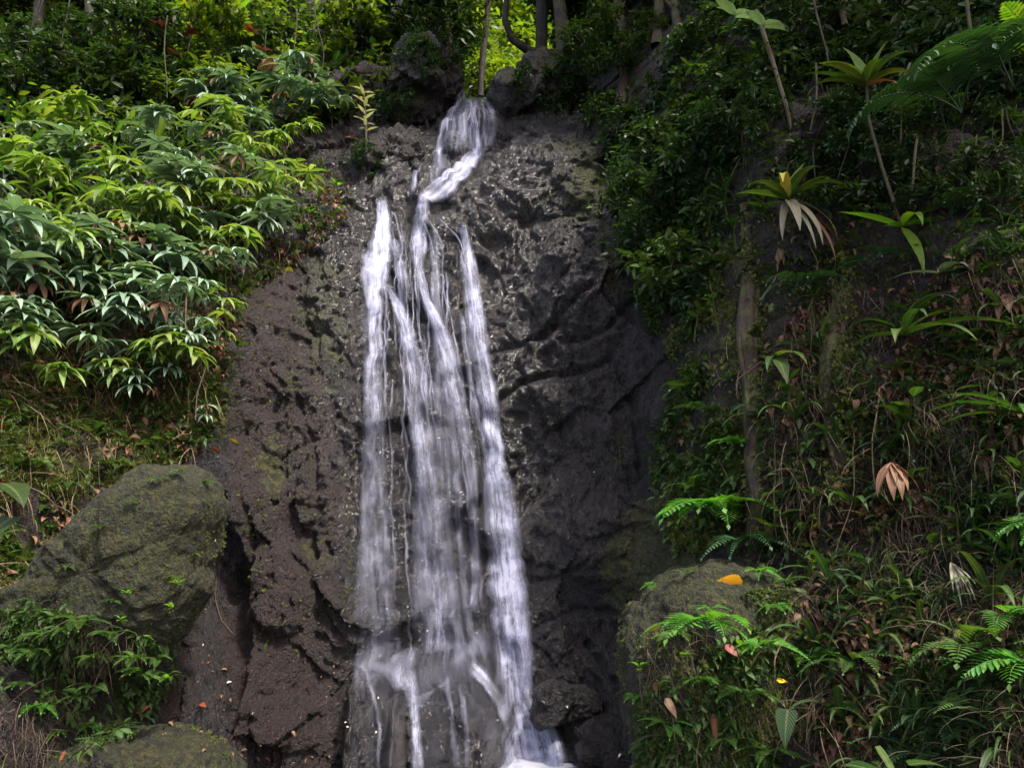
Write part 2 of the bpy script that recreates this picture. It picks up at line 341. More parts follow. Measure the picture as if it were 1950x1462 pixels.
M['olive'] = leaf_material('olive moss leaves', (.07, .095, .014), (.13, .15, .024), .7, .2, vary=.35)
M['dead'] = leaf_material('dead leaf', (.10, .045, .022), (.20, .10, .055), .6, .15, (1.3, .8, .4))
M['straw'] = leaf_material('straw stem', (.12, .08, .045), (.22, .155, .09), .6, .0, vary=.35)
M['twig'] = leaf_material('brown twig', (.05, .03, .022), (.11, .07, .05), .7, .0, vary=.35)
M['orange'] = leaf_material('orange dead leaf', (.20, .055, .018), (.28, .09, .03), .5, .2, (1.2, .8, .4))
M['red'] = leaf_material('red brown leaf', (.17, .03, .02), (.25, .06, .04), .45, .1, (1.2, .7, .4))
M['pink'] = leaf_material('pinkish dead leaf', (.20, .08, .06), (.26, .12, .08), .5, .1, (1.2, .8, .5))
M['yellow'] = leaf_material('yellow leaf', (.95, .56, .01), (.98, .60, .02), .5, .15, (1.1, .9, .4), vary=.04, rib=.2)
M['ygreen'] = leaf_material('yellow green leaf', (.42, .42, .05), (.5, .46, .07), .5, .2, (1.1, .9, .4), vary=.06)
M['whitefl'] = leaf_material('white flower', (.75, .68, .62), (.8, .74, .7), .5, .2, (1, 1, 1), vary=.1)
M['greyleaf'] = leaf_material('grey dry leaf', (.09, .09, .06), (.17, .16, .11), .5, .1, (1, 1, .8))
M['palefr'] = leaf_material('pale variegated leaf', (.32, .36, .16), (.5, .5, .3), .5, .3, (1.2, 1.2, .8))

# ------------------------------------------------------------------ mesh helpers
def tagit(o, label=None, cat=None, group=None, kind=None):
    if label: o['label'] = label
    if cat: o['category'] = cat
    if group: o['group'] = group
    if kind: o['kind'] = kind
    return o
def mesh_np(name, V, F, mat, attrs=None, smooth=True):
    """V (N,3); F (M,4) or (M,3)"""
    me = bpy.data.meshes.new(name); V = np.asarray(V, np.float32); F = np.asarray(F, np.int32); k = F.shape[1]
    me.vertices.add(len(V)); me.vertices.foreach_set('co', V.ravel()); me.loops.add(F.size); me.loops.foreach_set('vertex_index', F.ravel())
    me.polygons.add(len(F)); me.polygons.foreach_set('loop_start', np.arange(0, F.size, k, dtype=np.int32))
    me.update(calc_edges=True)
    if smooth: me.polygons.foreach_set('use_smooth', np.ones(len(F), bool))
    for an, (ty, data) in (attrs or {}).items():
        a = me.attributes.new(an, ty, 'POINT'); a.data.foreach_set('color' if 'COLOR' in ty else 'vector', np.asarray(data, np.float32).ravel())
    me.materials.append(mat); me.update(); return me
def link(name, me, parent=None):
    o = bpy.data.objects.new(name, me); COL.objects.link(o)
    if parent is not None: o.parent = parent
    return o
def empty(name, loc, label, cat, group=None):
    o = bpy.data.objects.new(name, None); COL.objects.link(o); o.location = loc; o.empty_display_size = .1
    return tagit(o, label, cat, group)

# ------------------------------------------------------------------ terrain mesh
UU, VV = proj(XX, HH, ZZ)
def ell(u, v, ru, rv, soft=.5):
    q = np.hypot((UU - u) / ru, (VV - v) / rv); return 1 - sstep(1 - soft, 1 + soft * .3, q)
soil = np.maximum.reduce([ell(560, 900, 150, 420), ell(560, 1250, 170, 300), sstep(1290, 1400, UU) * .8, sstep(430, 330, UU) * .75, sstep(420, 300, VV) * sstep(760, 640, UU) * .7,
                          sstep(230, 140, VV) * .8, ell(440, 560, 200, 90), ell(640, 380, 80, 80)])
moss = np.maximum.reduce([ell(640, 590, 90, 150) * .85, ell(590, 740, 70, 90) * .55, ell(520, 880, 60, 80) * .5, ell(1110, 330, 150, 110) * .75, ell(1190, 450, 90, 160) * .6, ell(1250, 1080, 130, 160) * .9, ell(960, 370, 90, 80) * .25,
                          ell(740, 380, 60, 60) * .2, ell(250, 640, 260, 140) * .65, ell(160, 820, 260, 160) * .55, sstep(1250, 1380, UU) * .35, ell(1420, 700, 120, 400) * .5, ell(1080, 200, 120, 60) * .3,
                          ell(700, 200, 80, 80) * .4, ell(600, 760, 80, 60) * .3, ell(620, 1060, 60, 70) * .5, ell(240, 1450, 200, 60) * .6, ell(620, 1130, 60, 60) * .3])
cu_ = 720 + (VV - 388) * .12; wet = sstep(300, 130, np.abs(UU - np.interp(VV, [200, 400, 900, 1400], [900, 810, 840, 880])) + 40 * noise3(UU / 60, VV / 60, 0 * UU)) * sstep(180, 260, VV)
soil = soil * (1 - .6 * wet)
col = np.stack([soil, moss * (1 - .5 * wet), wet, np.ones_like(soil)], -1)
nx, nz = len(GX), len(GZ)
idx = np.arange(nx * nz).reshape(nz, nx)
F = np.stack([idx[:-1, :-1], idx[:-1, 1:], idx[1:, 1:], idx[1:, :-1]], -1).reshape(-1, 4)
V = np.stack([XX, HH, ZZ], -1).reshape(-1, 3)
print('terrain', len(V), len(F))
tagit(link('rock_face', mesh_np('rock_face', V, F, M['rock'], {'mask': ('FLOAT_COLOR', col.reshape(-1, 4))})), kind='structure')

# ------------------------------------------------------------------ stream bed and pool
def plane(name, x0, x1, y0, y1, z, n, mat, amp=0.0, sc=1.0):
    gx_ = np.linspace(x0, x1, n); gy_ = np.linspace(y0, y1, n); a, b = np.meshgrid(gx_, gy_)
    zz = z + (amp * fbm(a * sc, b * sc, 0 * a, 4) if amp else 0 * a); i = np.arange(n * n).reshape(n, n)
    Fq = np.stack([i[:-1, :-1], i[:-1, 1:], i[1:, 1:], i[1:, :-1]], -1).reshape(-1, 4)
    Vv = np.stack([a, b, zz], -1).reshape(-1, 3); mk = np.tile([.6, .25, 0, 1], (len(Vv), 1))
    return link(name, mesh_np(name, Vv, Fq, mat, {'mask': ('FLOAT_COLOR', mk)}))
tagit(plane('stream_bed', -12, 12, -14, 7.5, -.30, 160, M['rock'], .12, 1.1), kind='structure')
T = NT('pool water'); p = T.n("ShaderNodeBsdfPrincipled"); p.inputs['Base Color'].default_value = (.55, .6, .62, 1); p.inputs['Roughness'].default_value = .06
p.inputs['Transmission Weight'].default_value = .9; p.inputs['IOR'].default_value = 1.33
bp = T.n("ShaderNodeBump"); bp.inputs['Strength'].default_value = .3; bp.inputs['Distance'].default_value = .03; tc = T.n("ShaderNodeTexCoord")
T.l(T.noise(tc.outputs['Object'], 7, 3), bp.inputs['Height']); T.l(bp.outputs[0], p.inputs['Normal']); T.l(p.outputs[0], T.out.inputs[0]); M['pool'] = T.m
tagit(plane('pool_water', -3.2, 3.0, -6, 6.6, -.02, 60, M['pool'], .006, 3), kind='structure')

# ------------------------------------------------------------------ the waterfall
fall = empty('waterfall', P(900, 1440), 'tall thin waterfall streaming in white threads down the dark rock face', 'waterfall')
HM = HH.copy()
for s in (1, 2, 3):                                   # nearest rock within a few centimetres, so water lies over the bumps
    HM[:, s:] = np.minimum(HM[:, s:], HH[:, :-s]); HM[:, :-s] = np.minimum(HM[:, :-s], HH[:, s:])
H2 = HM.copy()
for s in (1, 2, 3): HM[s:] = np.minimum(HM[s:], H2[:-s]); HM[:-s] = np.minimum(HM[:-s], H2[s:])
def Hw(X, Z): return bil(X, Z, GX, GZ, HM)
WM = {}
def strand(label, pts, dens=1.0, cols=16, lift=.012, wig=3.0, edge=.55, stepu=7):
    """pts: (u, v, half width px, density)"""
    pts = np.array(pts, float); L = np.concatenate([[0], np.cumsum(np.hypot(np.diff(pts[:, 0]), np.diff(pts[:, 1])))])
    n = max(6, int(L[-1] / stepu)); s = np.linspace(0, L[-1], n)
    u = np.interp(s, L, pts[:, 0]); v = np.interp(s, L, pts[:, 1]); hw = np.interp(s, L, pts[:, 2]); de = np.interp(s, L, pts[:, 3])
    k = np.ones(5) / 5; pad = lambda a: np.convolve(np.pad(a, 2, 'edge'), k, 'valid')
    u, v, hw = pad(u), pad(v), pad(hw)
    seed = float(pts[0, 0] * .37 + len(pts))
    u = u + wig * noise3(v / 38 + seed, 0 * v + seed, 0 * v); hw = hw * (1 + .22 * noise3(v / 30 + seed, 0 * v, 0 * v + 3))
    ce = hits(u, v); ce[:, 1] = np.minimum(ce[:, 1], 9.75); a_, b_, c_ = ray(u, v); ce[:, 0] = a_ * ce[:, 1] / b_; ce[:, 2] = CAM_Z + c_ * ce[:, 1] / b_; tx = np.gradient(ce[:, 0]); tz = np.gradient(ce[:, 2]); ln = np.hypot(tx, tz) + 1e-6; px, pz = -tz / ln, tx / ln
    ww = hw / FPX * ce[:, 1] * 1.02
    q = np.linspace(-1, 1, cols); X = ce[:, 0, None] + px[:, None] * ww[:, None] * q; Z = ce[:, 2, None] + pz[:, None] * ww[:, None] * q
    Y = Hw(X, Z)
    Yp = np.pad(Y, ((2, 2), (0, 0)), 'edge'); Y = np.minimum(Y + .01, sum(Yp[i:i + len(Y)] for i in range(5)) / 5)
    Y = Y - lift - .03 * (1 - q**2) - .01 * noise3(X * 18 + seed, Z * 2.5, Y * 0)
    fl = 1 - np.abs(q); fl = np.clip(fl / edge, 0, 1)**1.2
    end = np.minimum(1, np.minimum(np.arange(n) + .3, (n - 1 - np.arange(n)) + .3) / 4.0)
    slope = np.gradient(Y.mean(1)) / (np.abs(np.gradient(ce[:, 2])) + .004)     # where the flow turns flatter it piles up white
    boost = 1 + .55 * np.clip(np.abs(slope) - .35, 0, 1.2)
    de = de * (1 - .52 * sstep(560, 860, v) * (pts[:, 0].max() < 940)); d = de[:, None] * fl[None, :] * end[:, None] * boost[:, None]
    sm = (s / FPX * 7)[:, None] + 0 * q; sw = ww[:, None] * q + seed
    V = np.stack([X, Y, Z], -1).reshape(-1, 3); ii = np.arange(n * cols).reshape(n, cols)
    F = np.stack([ii[:-1, :-1], ii[1:, :-1], ii[1:, 1:], ii[:-1, 1:]], -1).reshape(-1, 4)
    if dens not in WM: WM[dens] = water_sheet_material('falling water %.2f' % dens, dens)
    me = mesh_np('stream', V, F, WM[dens], {'flow': ('FLOAT_VECTOR', np.stack([sw, sm, d], -1).reshape(-1, 3))})
    o = link('stream', me, fall); o.matrix_parent_inverse = Matrix.Translation(-fall.location)
    if label: o['label'] = label
    return o
# upper cascade
strand('thin veil of water over the topmost rocks', [(893, 192, 16, .35), (880, 215, 34, .5), (872, 250, 42, .42), (868, 300, 40, .3)], .9)
strand(None, [(888, 194, 10, .6), (862, 218, 12, .8), (846, 250, 11, .95), (838, 285, 10, .9), (836, 330, 12, .5)], 1.1)
strand(None, [(895, 196, 10, .7), (903, 230, 9, 1), (908, 265, 9, 1), (912, 325, 14, 1)], 1.1)
strand(None, [(905, 200, 14, .5), (932, 212, 16, .5), (935, 250, 20, .45), (920, 295, 20, .5)], .9)
strand(None, [(868, 222, 12, .7), (880, 245, 10, .7), (884, 270, 9, .6), (893, 300, 9, .5)], .9)
strand('wide bright chute slanting down to the left', [(918, 296, 12, .9), (900, 312, 18, 1.1), (872, 335, 22, 1.15), (842, 362, 24, 1.1), (815, 385, 20, 1.15), (797, 392, 12, .9)], 1.5, wig=1)
strand(None, [(900, 325, 10, .6), (872, 352, 13, .8), (850, 378, 12, .7), (838, 400, 10, .4)], 1.3, wig=1)
strand('faint narrow side trickle left of the chute', [(803, 318, 7, .5), (792, 345, 7, .8), (783, 388, 8, .6)], 1.0)
strand(None, [(845, 300, 20, .45), (832, 330, 20, .45), (826, 365, 16, .35)], .9)
# main strands
strand('bright left strand falling from the left lip', [(731, 380, 13, 1.4), (731, 430, 16, 1.6), (728, 470, 24, 1.3), (724, 500, 28, 1.6), (720, 530, 28, 1.7), (716, 560, 18, 1.7), (716, 620, 15, 1.6), (718, 690, 18, 1.1), (715, 760, 19, .9),
    (716, 850, 22, .75), (718, 950, 25, .65), (722, 1040, 36, .62), (724, 1120, 30, .5), (735, 1200, 36, .55), (738, 1252, 34, .5)], 1.15)
strand(None, [(712, 470, 16, .5), (708, 520, 18, .7), (706, 560, 12, .4), (700, 640, 8, .2), (702, 760, 8, .3), (700, 900, 9, .3), (703, 1050, 14, .4), (705, 1180, 18, .3)], 1.0)
strand(None, [(745, 455, 12, .6), (765, 500, 14, .7), (772, 560, 14, .5), (765, 610, 10, .3)], 1.0)
strand('second strand from the left, curving over rounded rock', [(738, 545, 7, .9), (757, 580, 11, 1.2), (772, 620, 15, 1.2), (783, 665, 20, 1.0), (797, 715, 24, .8), (800, 770, 22, .7), (805, 830, 24, .7), (812, 900, 26, .75),
    (822, 990, 30, .8), (830, 1080, 32, .75), (838, 1160, 34, .8), (838, 1240, 38, .8)], 1.3)
strand(None, [(772, 735, 7, .6), (785, 770, 11, 1.0), (795, 820, 13, .9), (800, 900, 12, .6), (798, 1000, 12, .45), (800, 1090, 14, .4), (806, 1180, 14, .4)], 1.1)
strand('third strand falling from the centre lip', [(812, 372, 14, .8), (806, 390, 16, 1.1), (801, 430, 17, 1.0), (800, 470, 18, .9), (797, 510, 12, .9), (808, 555, 9, 1.2), (822, 600, 12, 1.3), (842, 640, 18, 1.2), (858, 685, 20, .9), (872, 750, 18, .75),
    (888, 820, 16, .8), (898, 900, 13, .8), (903, 980, 11, .7), (906, 1080, 10, .65), (902, 1170, 9, .5)], 1.3)
strand(None, [(826, 440, 12, .4), (830, 520, 12, .5), (832, 600, 10, .4), (836, 680, 14, .5), (838, 760, 16, .45), (846, 850, 15, .5), (850, 950, 14, .5), (856, 1060, 13, .55), (866, 1150, 12, .5), (880, 1250, 14, .6)], 1.0)
strand(None, [(845, 690, 9, .6), (855, 760, 9, .7), (864, 830, 9, .65), (872, 900, 10, .5), (876, 1000, 9, .4), (884, 1100, 8, .5), (895, 1200, 8, .6), (905, 1260, 10, .6)], 1.1)
strand('fourth strand, starting at the right of the lip', [(880, 422, 8, .8), (888, 465, 12, 1.1), (897, 530, 19, 1.0), (903, 590, 20, .95), (912, 655, 24, .75), (926, 730, 22, .7), (936, 800, 19, .85), (942, 860, 20, .95), (945, 905, 26, 1.3)], 1.3)
strand(None, [(882, 600, 6, .7), (888, 680, 7, .9), (901, 750, 8, .9), (917, 820, 9, .8), (928, 870, 9, .6), (934, 940, 10, .5), (938, 1040, 10, .4)], 1.1)
strand('widest right-hand lower strand', [(944, 878, 22, 1.2), (946, 900, 25, 1.4), (953, 945, 32, 1.15), (958, 1010, 34, 1.0), (966, 1090, 36, 1.1), (974, 1180, 38, 1.15), (982, 1260, 36, 1.25), (988, 1320, 28, 1.3), (990, 1342, 24, 1.2)], 1.15)
strand(None, [(958, 930, 14, .6), (975, 1030, 16, .6), (990, 1150, 18, .6), (998, 1260, 16, .7), (996, 1330, 14, .8)], 1.1)
strand('bottom fan of the right strand spreading over a rounded rock', [(990, 1326, 34, 1.3), (998, 1350, 50, 1.0), (1006, 1385, 54, .85), (1014, 1430, 58, .85), (1018, 1475, 60, .8)], 1.35, cols=24)
strand(None, [(1005, 1338, 14, 1.0), (1035, 1365, 16, 1.1), (1052, 1410, 16, 1.1), (1060, 1470, 18, 1.0)], 1.2)
strand(None, [(950, 1310, 6, .7), (965, 1335, 10, .9), (975, 1345, 14, .7)], 1.1)
# faint film over the rocks between the strands and over the lowest boulders
strand('thin film of water sliding over the middle of the rock', [(835, 620, 30, .06), (840, 760, 50, .16), (850, 900, 65, .16), (855, 1050, 68, .18), (860, 1180, 70, .22), (862, 1262, 78, .34)], .8, cols=40, edge=.3)
strand('thin film of water over the rounded bottom boulder', [(862, 1235, 74, .5), (868, 1262, 86, .5), (872, 1300, 84, .12), (872, 1370, 80, .08), (872, 1468, 78, .08)], .8, cols=40, edge=.25)
strand(None, [(780, 1225, 22, .3), (785, 1270, 16, .7), (791, 1340, 9, 1.2), (796, 1400, 11, 1.1), (800, 1470, 13, 1.1)], 1.3, wig=1)
strand('thin film of water over the bottom left rock', [(735, 1225, 36, .4), (728, 1262, 46, .45), (724, 1300, 46, .16), (722, 1380, 46, .09), (722, 1468, 46, .09)], .8, cols=26, edge=.25)
strand(None, [(694, 1238, 7, .5), (706, 1275, 4, .5), (718, 1320, 4, .7), (726, 1380, 4.5, .8), (729, 1468, 6, .8)], 1.1, wig=1)
strand(None, [(700, 1248, 5, .3), (730, 1262, 8, .5), (768, 1280, 9, .5), (786, 1296, 8, .5)], .8, wig=1)
strand(None, [(850, 1280, 6, .3), (860, 1330, 6, .6), (868, 1400, 8, .6), (872, 1468, 8, .6)], 1.0, wig=1)
strand(None, [(878, 1280, 6, .3), (887, 1330, 6, .6), (890, 1400, 7, .6), (892, 1468, 7, .6)], 1.0, wig=1)
strand(None, [(898, 1245, 9, .8), (925, 1272, 9, .9), (942, 1300, 8, .8), (960, 1328, 8, .7)], 1.1, wig=1)
LF = ([388, 530, 700, 900, 1100, 1250], [728, 712, 708, 706, 708, 716]); RT = ([388, 470, 600, 760, 900, 1100, 1250], [812, 892, 912, 940, 968, 990, 1000])
for i in range(30):
    q = rnd.random(); v0 = rnd.uniform(400, 1080) if i % 3 else rnd.uniform(395, 560); v1 = min(1262, v0 + rnd.uniform(140, 520)); n = int((v1 - v0) / 36) + 3; sd = rnd.uniform(0, 99); dq = rnd.uniform(-.05, .05); pts = []
    for k in range(n):
        v = v0 + (v1 - v0) * k / (n - 1); s = q + dq * k / n; x = np.interp(v, *LF) * (1 - s) + np.interp(v, *RT) * s + 9 * float(noise3(np.array([v / 70 + sd]), np.array([sd]), np.array([0.]))[0])
        pts.append((x, v, rnd.uniform(1.8, 4.5), rnd.uniform(.5, 1.0) * (1 if v < 800 else .85)))
    strand(None, pts, 1.0, cols=6, wig=3, lift=.02, edge=.9)
for i in range(14):
    q = i / 13; x0 = 842 + 80 * q; pts = [(889 + 22 * q, 194, 4, .6), (860 + 65 * q, 225, 5, .8), (x0, 262, 5, .7), (x0 + rnd.uniform(-5, 5), 305, 5, .6)]; strand(None, pts, 1.0, cols=6, wig=4, edge=.9) if i % 2 else None
# white water where the falls land in the pool
T = NT('foam'); a = T.attr('flow'); sp = T.n("ShaderNodeSeparateXYZ"); T.l(a.outputs['Vector'], sp.inputs[0]); tc = T.n("ShaderNodeTexCoord")
p = T.n("ShaderNodeBsdfPrincipled"); p.inputs['Base Color'].default_value = (.34, .36, .43, 1); p.inputs['Roughness'].default_value = .5
tp = T.n("ShaderNodeBsdfTransparent"); mx = T.n("ShaderNodeMixShader"); T.l(T.math('MULTIPLY', sp.outputs[0], T.ramp(T.noise(tc.outputs['Object'], 9, 4), [(.3, T.g(.6)), (.6, T.g(1.3))]), True), mx.inputs[0])
T.l(tp.outputs[0], mx.inputs[1]); T.l(p.outputs[0], mx.inputs[2]); T.l(mx.outputs[0], T.out.inputs[0]); M['foam'] = T.m
n = 60; a_ = np.linspace(0, 2 * np.pi, n); rr = np.linspace(0, 1, 14); AA, RR = np.meshgrid(a_, rr)
fx = .04 + RR * .80 * np.cos(AA) * (1 + .2 * noise3(np.cos(AA) * 2, np.sin(AA) * 2, 0 * AA)); fy = 5.72 + RR * .52 * np.sin(AA); fz = .05 + .05 * (1 - RR**2) + .02 * noise3(fx * 6, fy * 6, 0 * fx)
i = np.arange(n * 14).reshape(14, n); F = np.stack([i[:-1, :-1], i[:-1, 1:], i[1:, 1:], i[1:, :-1]], -1).reshape(-1, 4)
fo = link('foam', mesh_np('foam', np.stack([fx, fy, fz], -1).reshape(-1, 3), F, M['foam'], {'flow': ('FLOAT_VECTOR', np.stack([sstep(1, .25, RR), RR, RR], -1).reshape(-1, 3))}), fall)
fo.matrix_parent_inverse = Matrix.Translation(-fall.location); fo['label'] = 'white foam where the falls land in the pool'

# ------------------------------------------------------------------ boulders
def boulder(name, label, outline, Y, depth, mat, cat='boulder', seed=0, rough=.06, mossv=.5, soilv=.3, nu=120, nv=70):
    """a stone with the given outline at distance Y, bulging depth metres to front and back"""
    px = np.array(outline, float); cu, cv = px.mean(0); c = at(cu, cv, Y); xs, _, zs = at(px[:, 0], px[:, 1], Y)
    ang = np.arctan2(zs - c[2], xs - c[0]); rad = np.hypot(xs - c[0], zs - c[2]); o = np.argsort(ang); ang, rad = ang[o], rad[o]
    th = np.linspace(-np.pi, np.pi, nu, endpoint=False); Rr = np.interp(th, np.concatenate([ang - 2 * np.pi, ang, ang + 2 * np.pi]), np.tile(rad, 3))
    k = np.array([1, 2, 3, 2, 1]) / 9; Rr = np.convolve(np.concatenate([Rr[-2:], Rr, Rr[:2]]), k, 'valid')
    ph = np.linspace(-np.pi / 2 + 1e-8, np.pi / 2 - 1e-8, nv); TH, PH = np.meshgrid(th, ph); r = np.cos(PH)**.62
    X = Rr[None, :] * r * np.cos(TH); Z = Rr[None, :] * r * np.sin(TH); Yy = depth * np.sign(np.sin(PH)) * np.abs(np.sin(PH))**.85
    nn = np.stack([X, Yy * .7, Z], -1); nn /= np.linalg.norm(nn, axis=-1, keepdims=True) + 1e-6
    sx = X + seed * 3.1
    fa, ea = facets(sx * 2.2 + Yy, Z * 2.2 - Yy, seed, .7); fb, eb = facets(sx * 7 + Yy * 3, Z * 7, seed + 1, .8)
    d = rough * (1.1 * fa + .4 * fb + 1.0 * fbm(sx * 3, Yy * 3, Z * 3, 4)) + .014 * fbm(sx * 16, Yy * 16, Z * 16, 3)
    Pp = np.stack([X, Yy, Z], -1) + nn * d[..., None]
    i = np.arange(nu * nv).reshape(nv, nu); j = np.roll(i, -1, 1)
    F = np.stack([i[:-1], j[:-1], j[1:], i[1:]], -1).reshape(-1, 4)
    mk = np.zeros((nv, nu, 4)); mk[..., 0] = soilv; mk[..., 1] = mossv; mk[..., 3] = 1
    me = mesh_np(name, Pp.reshape(-1, 3), F, mat, {'mask': ('FLOAT_COLOR', mk.reshape(-1, 4))})
    o = link(name, me); o.location = c; return tagit(o, label, cat)
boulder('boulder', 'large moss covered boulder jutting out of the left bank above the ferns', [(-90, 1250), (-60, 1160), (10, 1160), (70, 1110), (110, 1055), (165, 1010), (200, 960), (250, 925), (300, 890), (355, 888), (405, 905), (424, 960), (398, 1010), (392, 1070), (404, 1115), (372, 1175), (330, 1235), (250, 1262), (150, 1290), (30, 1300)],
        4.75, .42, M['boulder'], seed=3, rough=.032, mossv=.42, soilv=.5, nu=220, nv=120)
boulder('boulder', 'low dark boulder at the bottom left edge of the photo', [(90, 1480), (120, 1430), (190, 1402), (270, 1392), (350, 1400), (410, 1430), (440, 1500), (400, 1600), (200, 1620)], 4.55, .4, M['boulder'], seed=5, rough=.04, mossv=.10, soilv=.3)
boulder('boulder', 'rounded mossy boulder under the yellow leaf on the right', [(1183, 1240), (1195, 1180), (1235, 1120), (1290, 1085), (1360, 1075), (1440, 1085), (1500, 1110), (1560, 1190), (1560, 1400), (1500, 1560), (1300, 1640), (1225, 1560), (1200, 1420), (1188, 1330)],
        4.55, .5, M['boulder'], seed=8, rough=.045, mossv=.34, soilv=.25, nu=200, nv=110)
boulder('boulder', 'black overhanging boulder left of the top of the falls', [(745, 215), (735, 170), (755, 115), (800, 95), (850, 110), (868, 160), (862, 200), (830, 232), (780, 240)], 9.3, .6, M['boulder'], seed=11, rough=.12, mossv=.1, soilv=.1)  # dark stone colour stands in for the shade on this boulder
boulder('boulder', 'dark blocky boulder right of the top of the falls', [(940, 215), (955, 170), (985, 145), (1030, 125), (1075, 130), (1105, 170), (1090, 215), (1050, 245), (985, 240)], 9.0, .55, M['boulder'], seed=13, rough=.12, mossv=.15, soilv=.2)  # shade at the lip put into the stone colour here too
boulder('boulder', 'brownish block of rock below the black boulder at the upper left of the falls', [(700, 330), (705, 270), (740, 245), (790, 250), (800, 300), (770, 340), (730, 360)], 8.75, .3, M['rock'], seed=17, rough=.12, mossv=.0, soilv=.6)
boulder('boulder', 'small wet rock splitting the cascade near its top', [(848, 290), (846, 268), (862, 252), (884, 256), (890, 275), (880, 296)], 8.55, .12, M['rock'], seed=19, rough=.05, mossv=.0, soilv=.0, nu=60, nv=40)
boulder('boulder', 'dark wet rock beside the foot of the right strand', [(1030, 1350), (1040, 1318), (1080, 1305), (1130, 1312), (1150, 1345), (1120, 1378), (1065, 1380)], 5.95, .2, M['rock'], seed=23, rough=.08, mossv=.0, soilv=.0, nu=80, nv=50)
boulder('boulder', 'wet rock at the pool edge on the right of the falls', [(1090, 1470), (1085, 1420), (1120, 1395), (1180, 1400), (1215, 1440), (1200, 1500), (1120, 1510)], 5.7, .25, M['rock'], seed=29, rough=.08, mossv=.0, soilv=.0, nu=80, nv=50)

from mathutils.bvhtree import BVHTree
BV = []
for o in COL.objects:
    if o.name.startswith('boulder'):
        me = o.data; BV.append(BVHTree.FromPolygons([v.co + o.location for v in me.vertices], [tuple(p.vertices) for p in me.polygons]))
_hits = hits
def hits(u, v):
    out = _hits(u, v); u = np.atleast_1d(np.asarray(u, float)); v = np.atleast_1d(np.asarray(v, float)); a, b, c = ray(u, v); o = Vector((0, 0, CAM_Z))
    for i in range(len(u)):
        if (u[i] < 450 and v[i] > 870) or (1170 < u[i] < 1580 and v[i] > 1060) or (680 < u[i] < 1230 and (v[i] < 350 or v[i] > 1290)):
            d = Vector((a[i], b[i], c[i]))
            for t in BV:
                h = t.ray_cast(o, d)[0]
                if h is not None and h.y < out[i, 1]: out[i] = h
    return out
def P(u, v): return hits(u, v)[0]

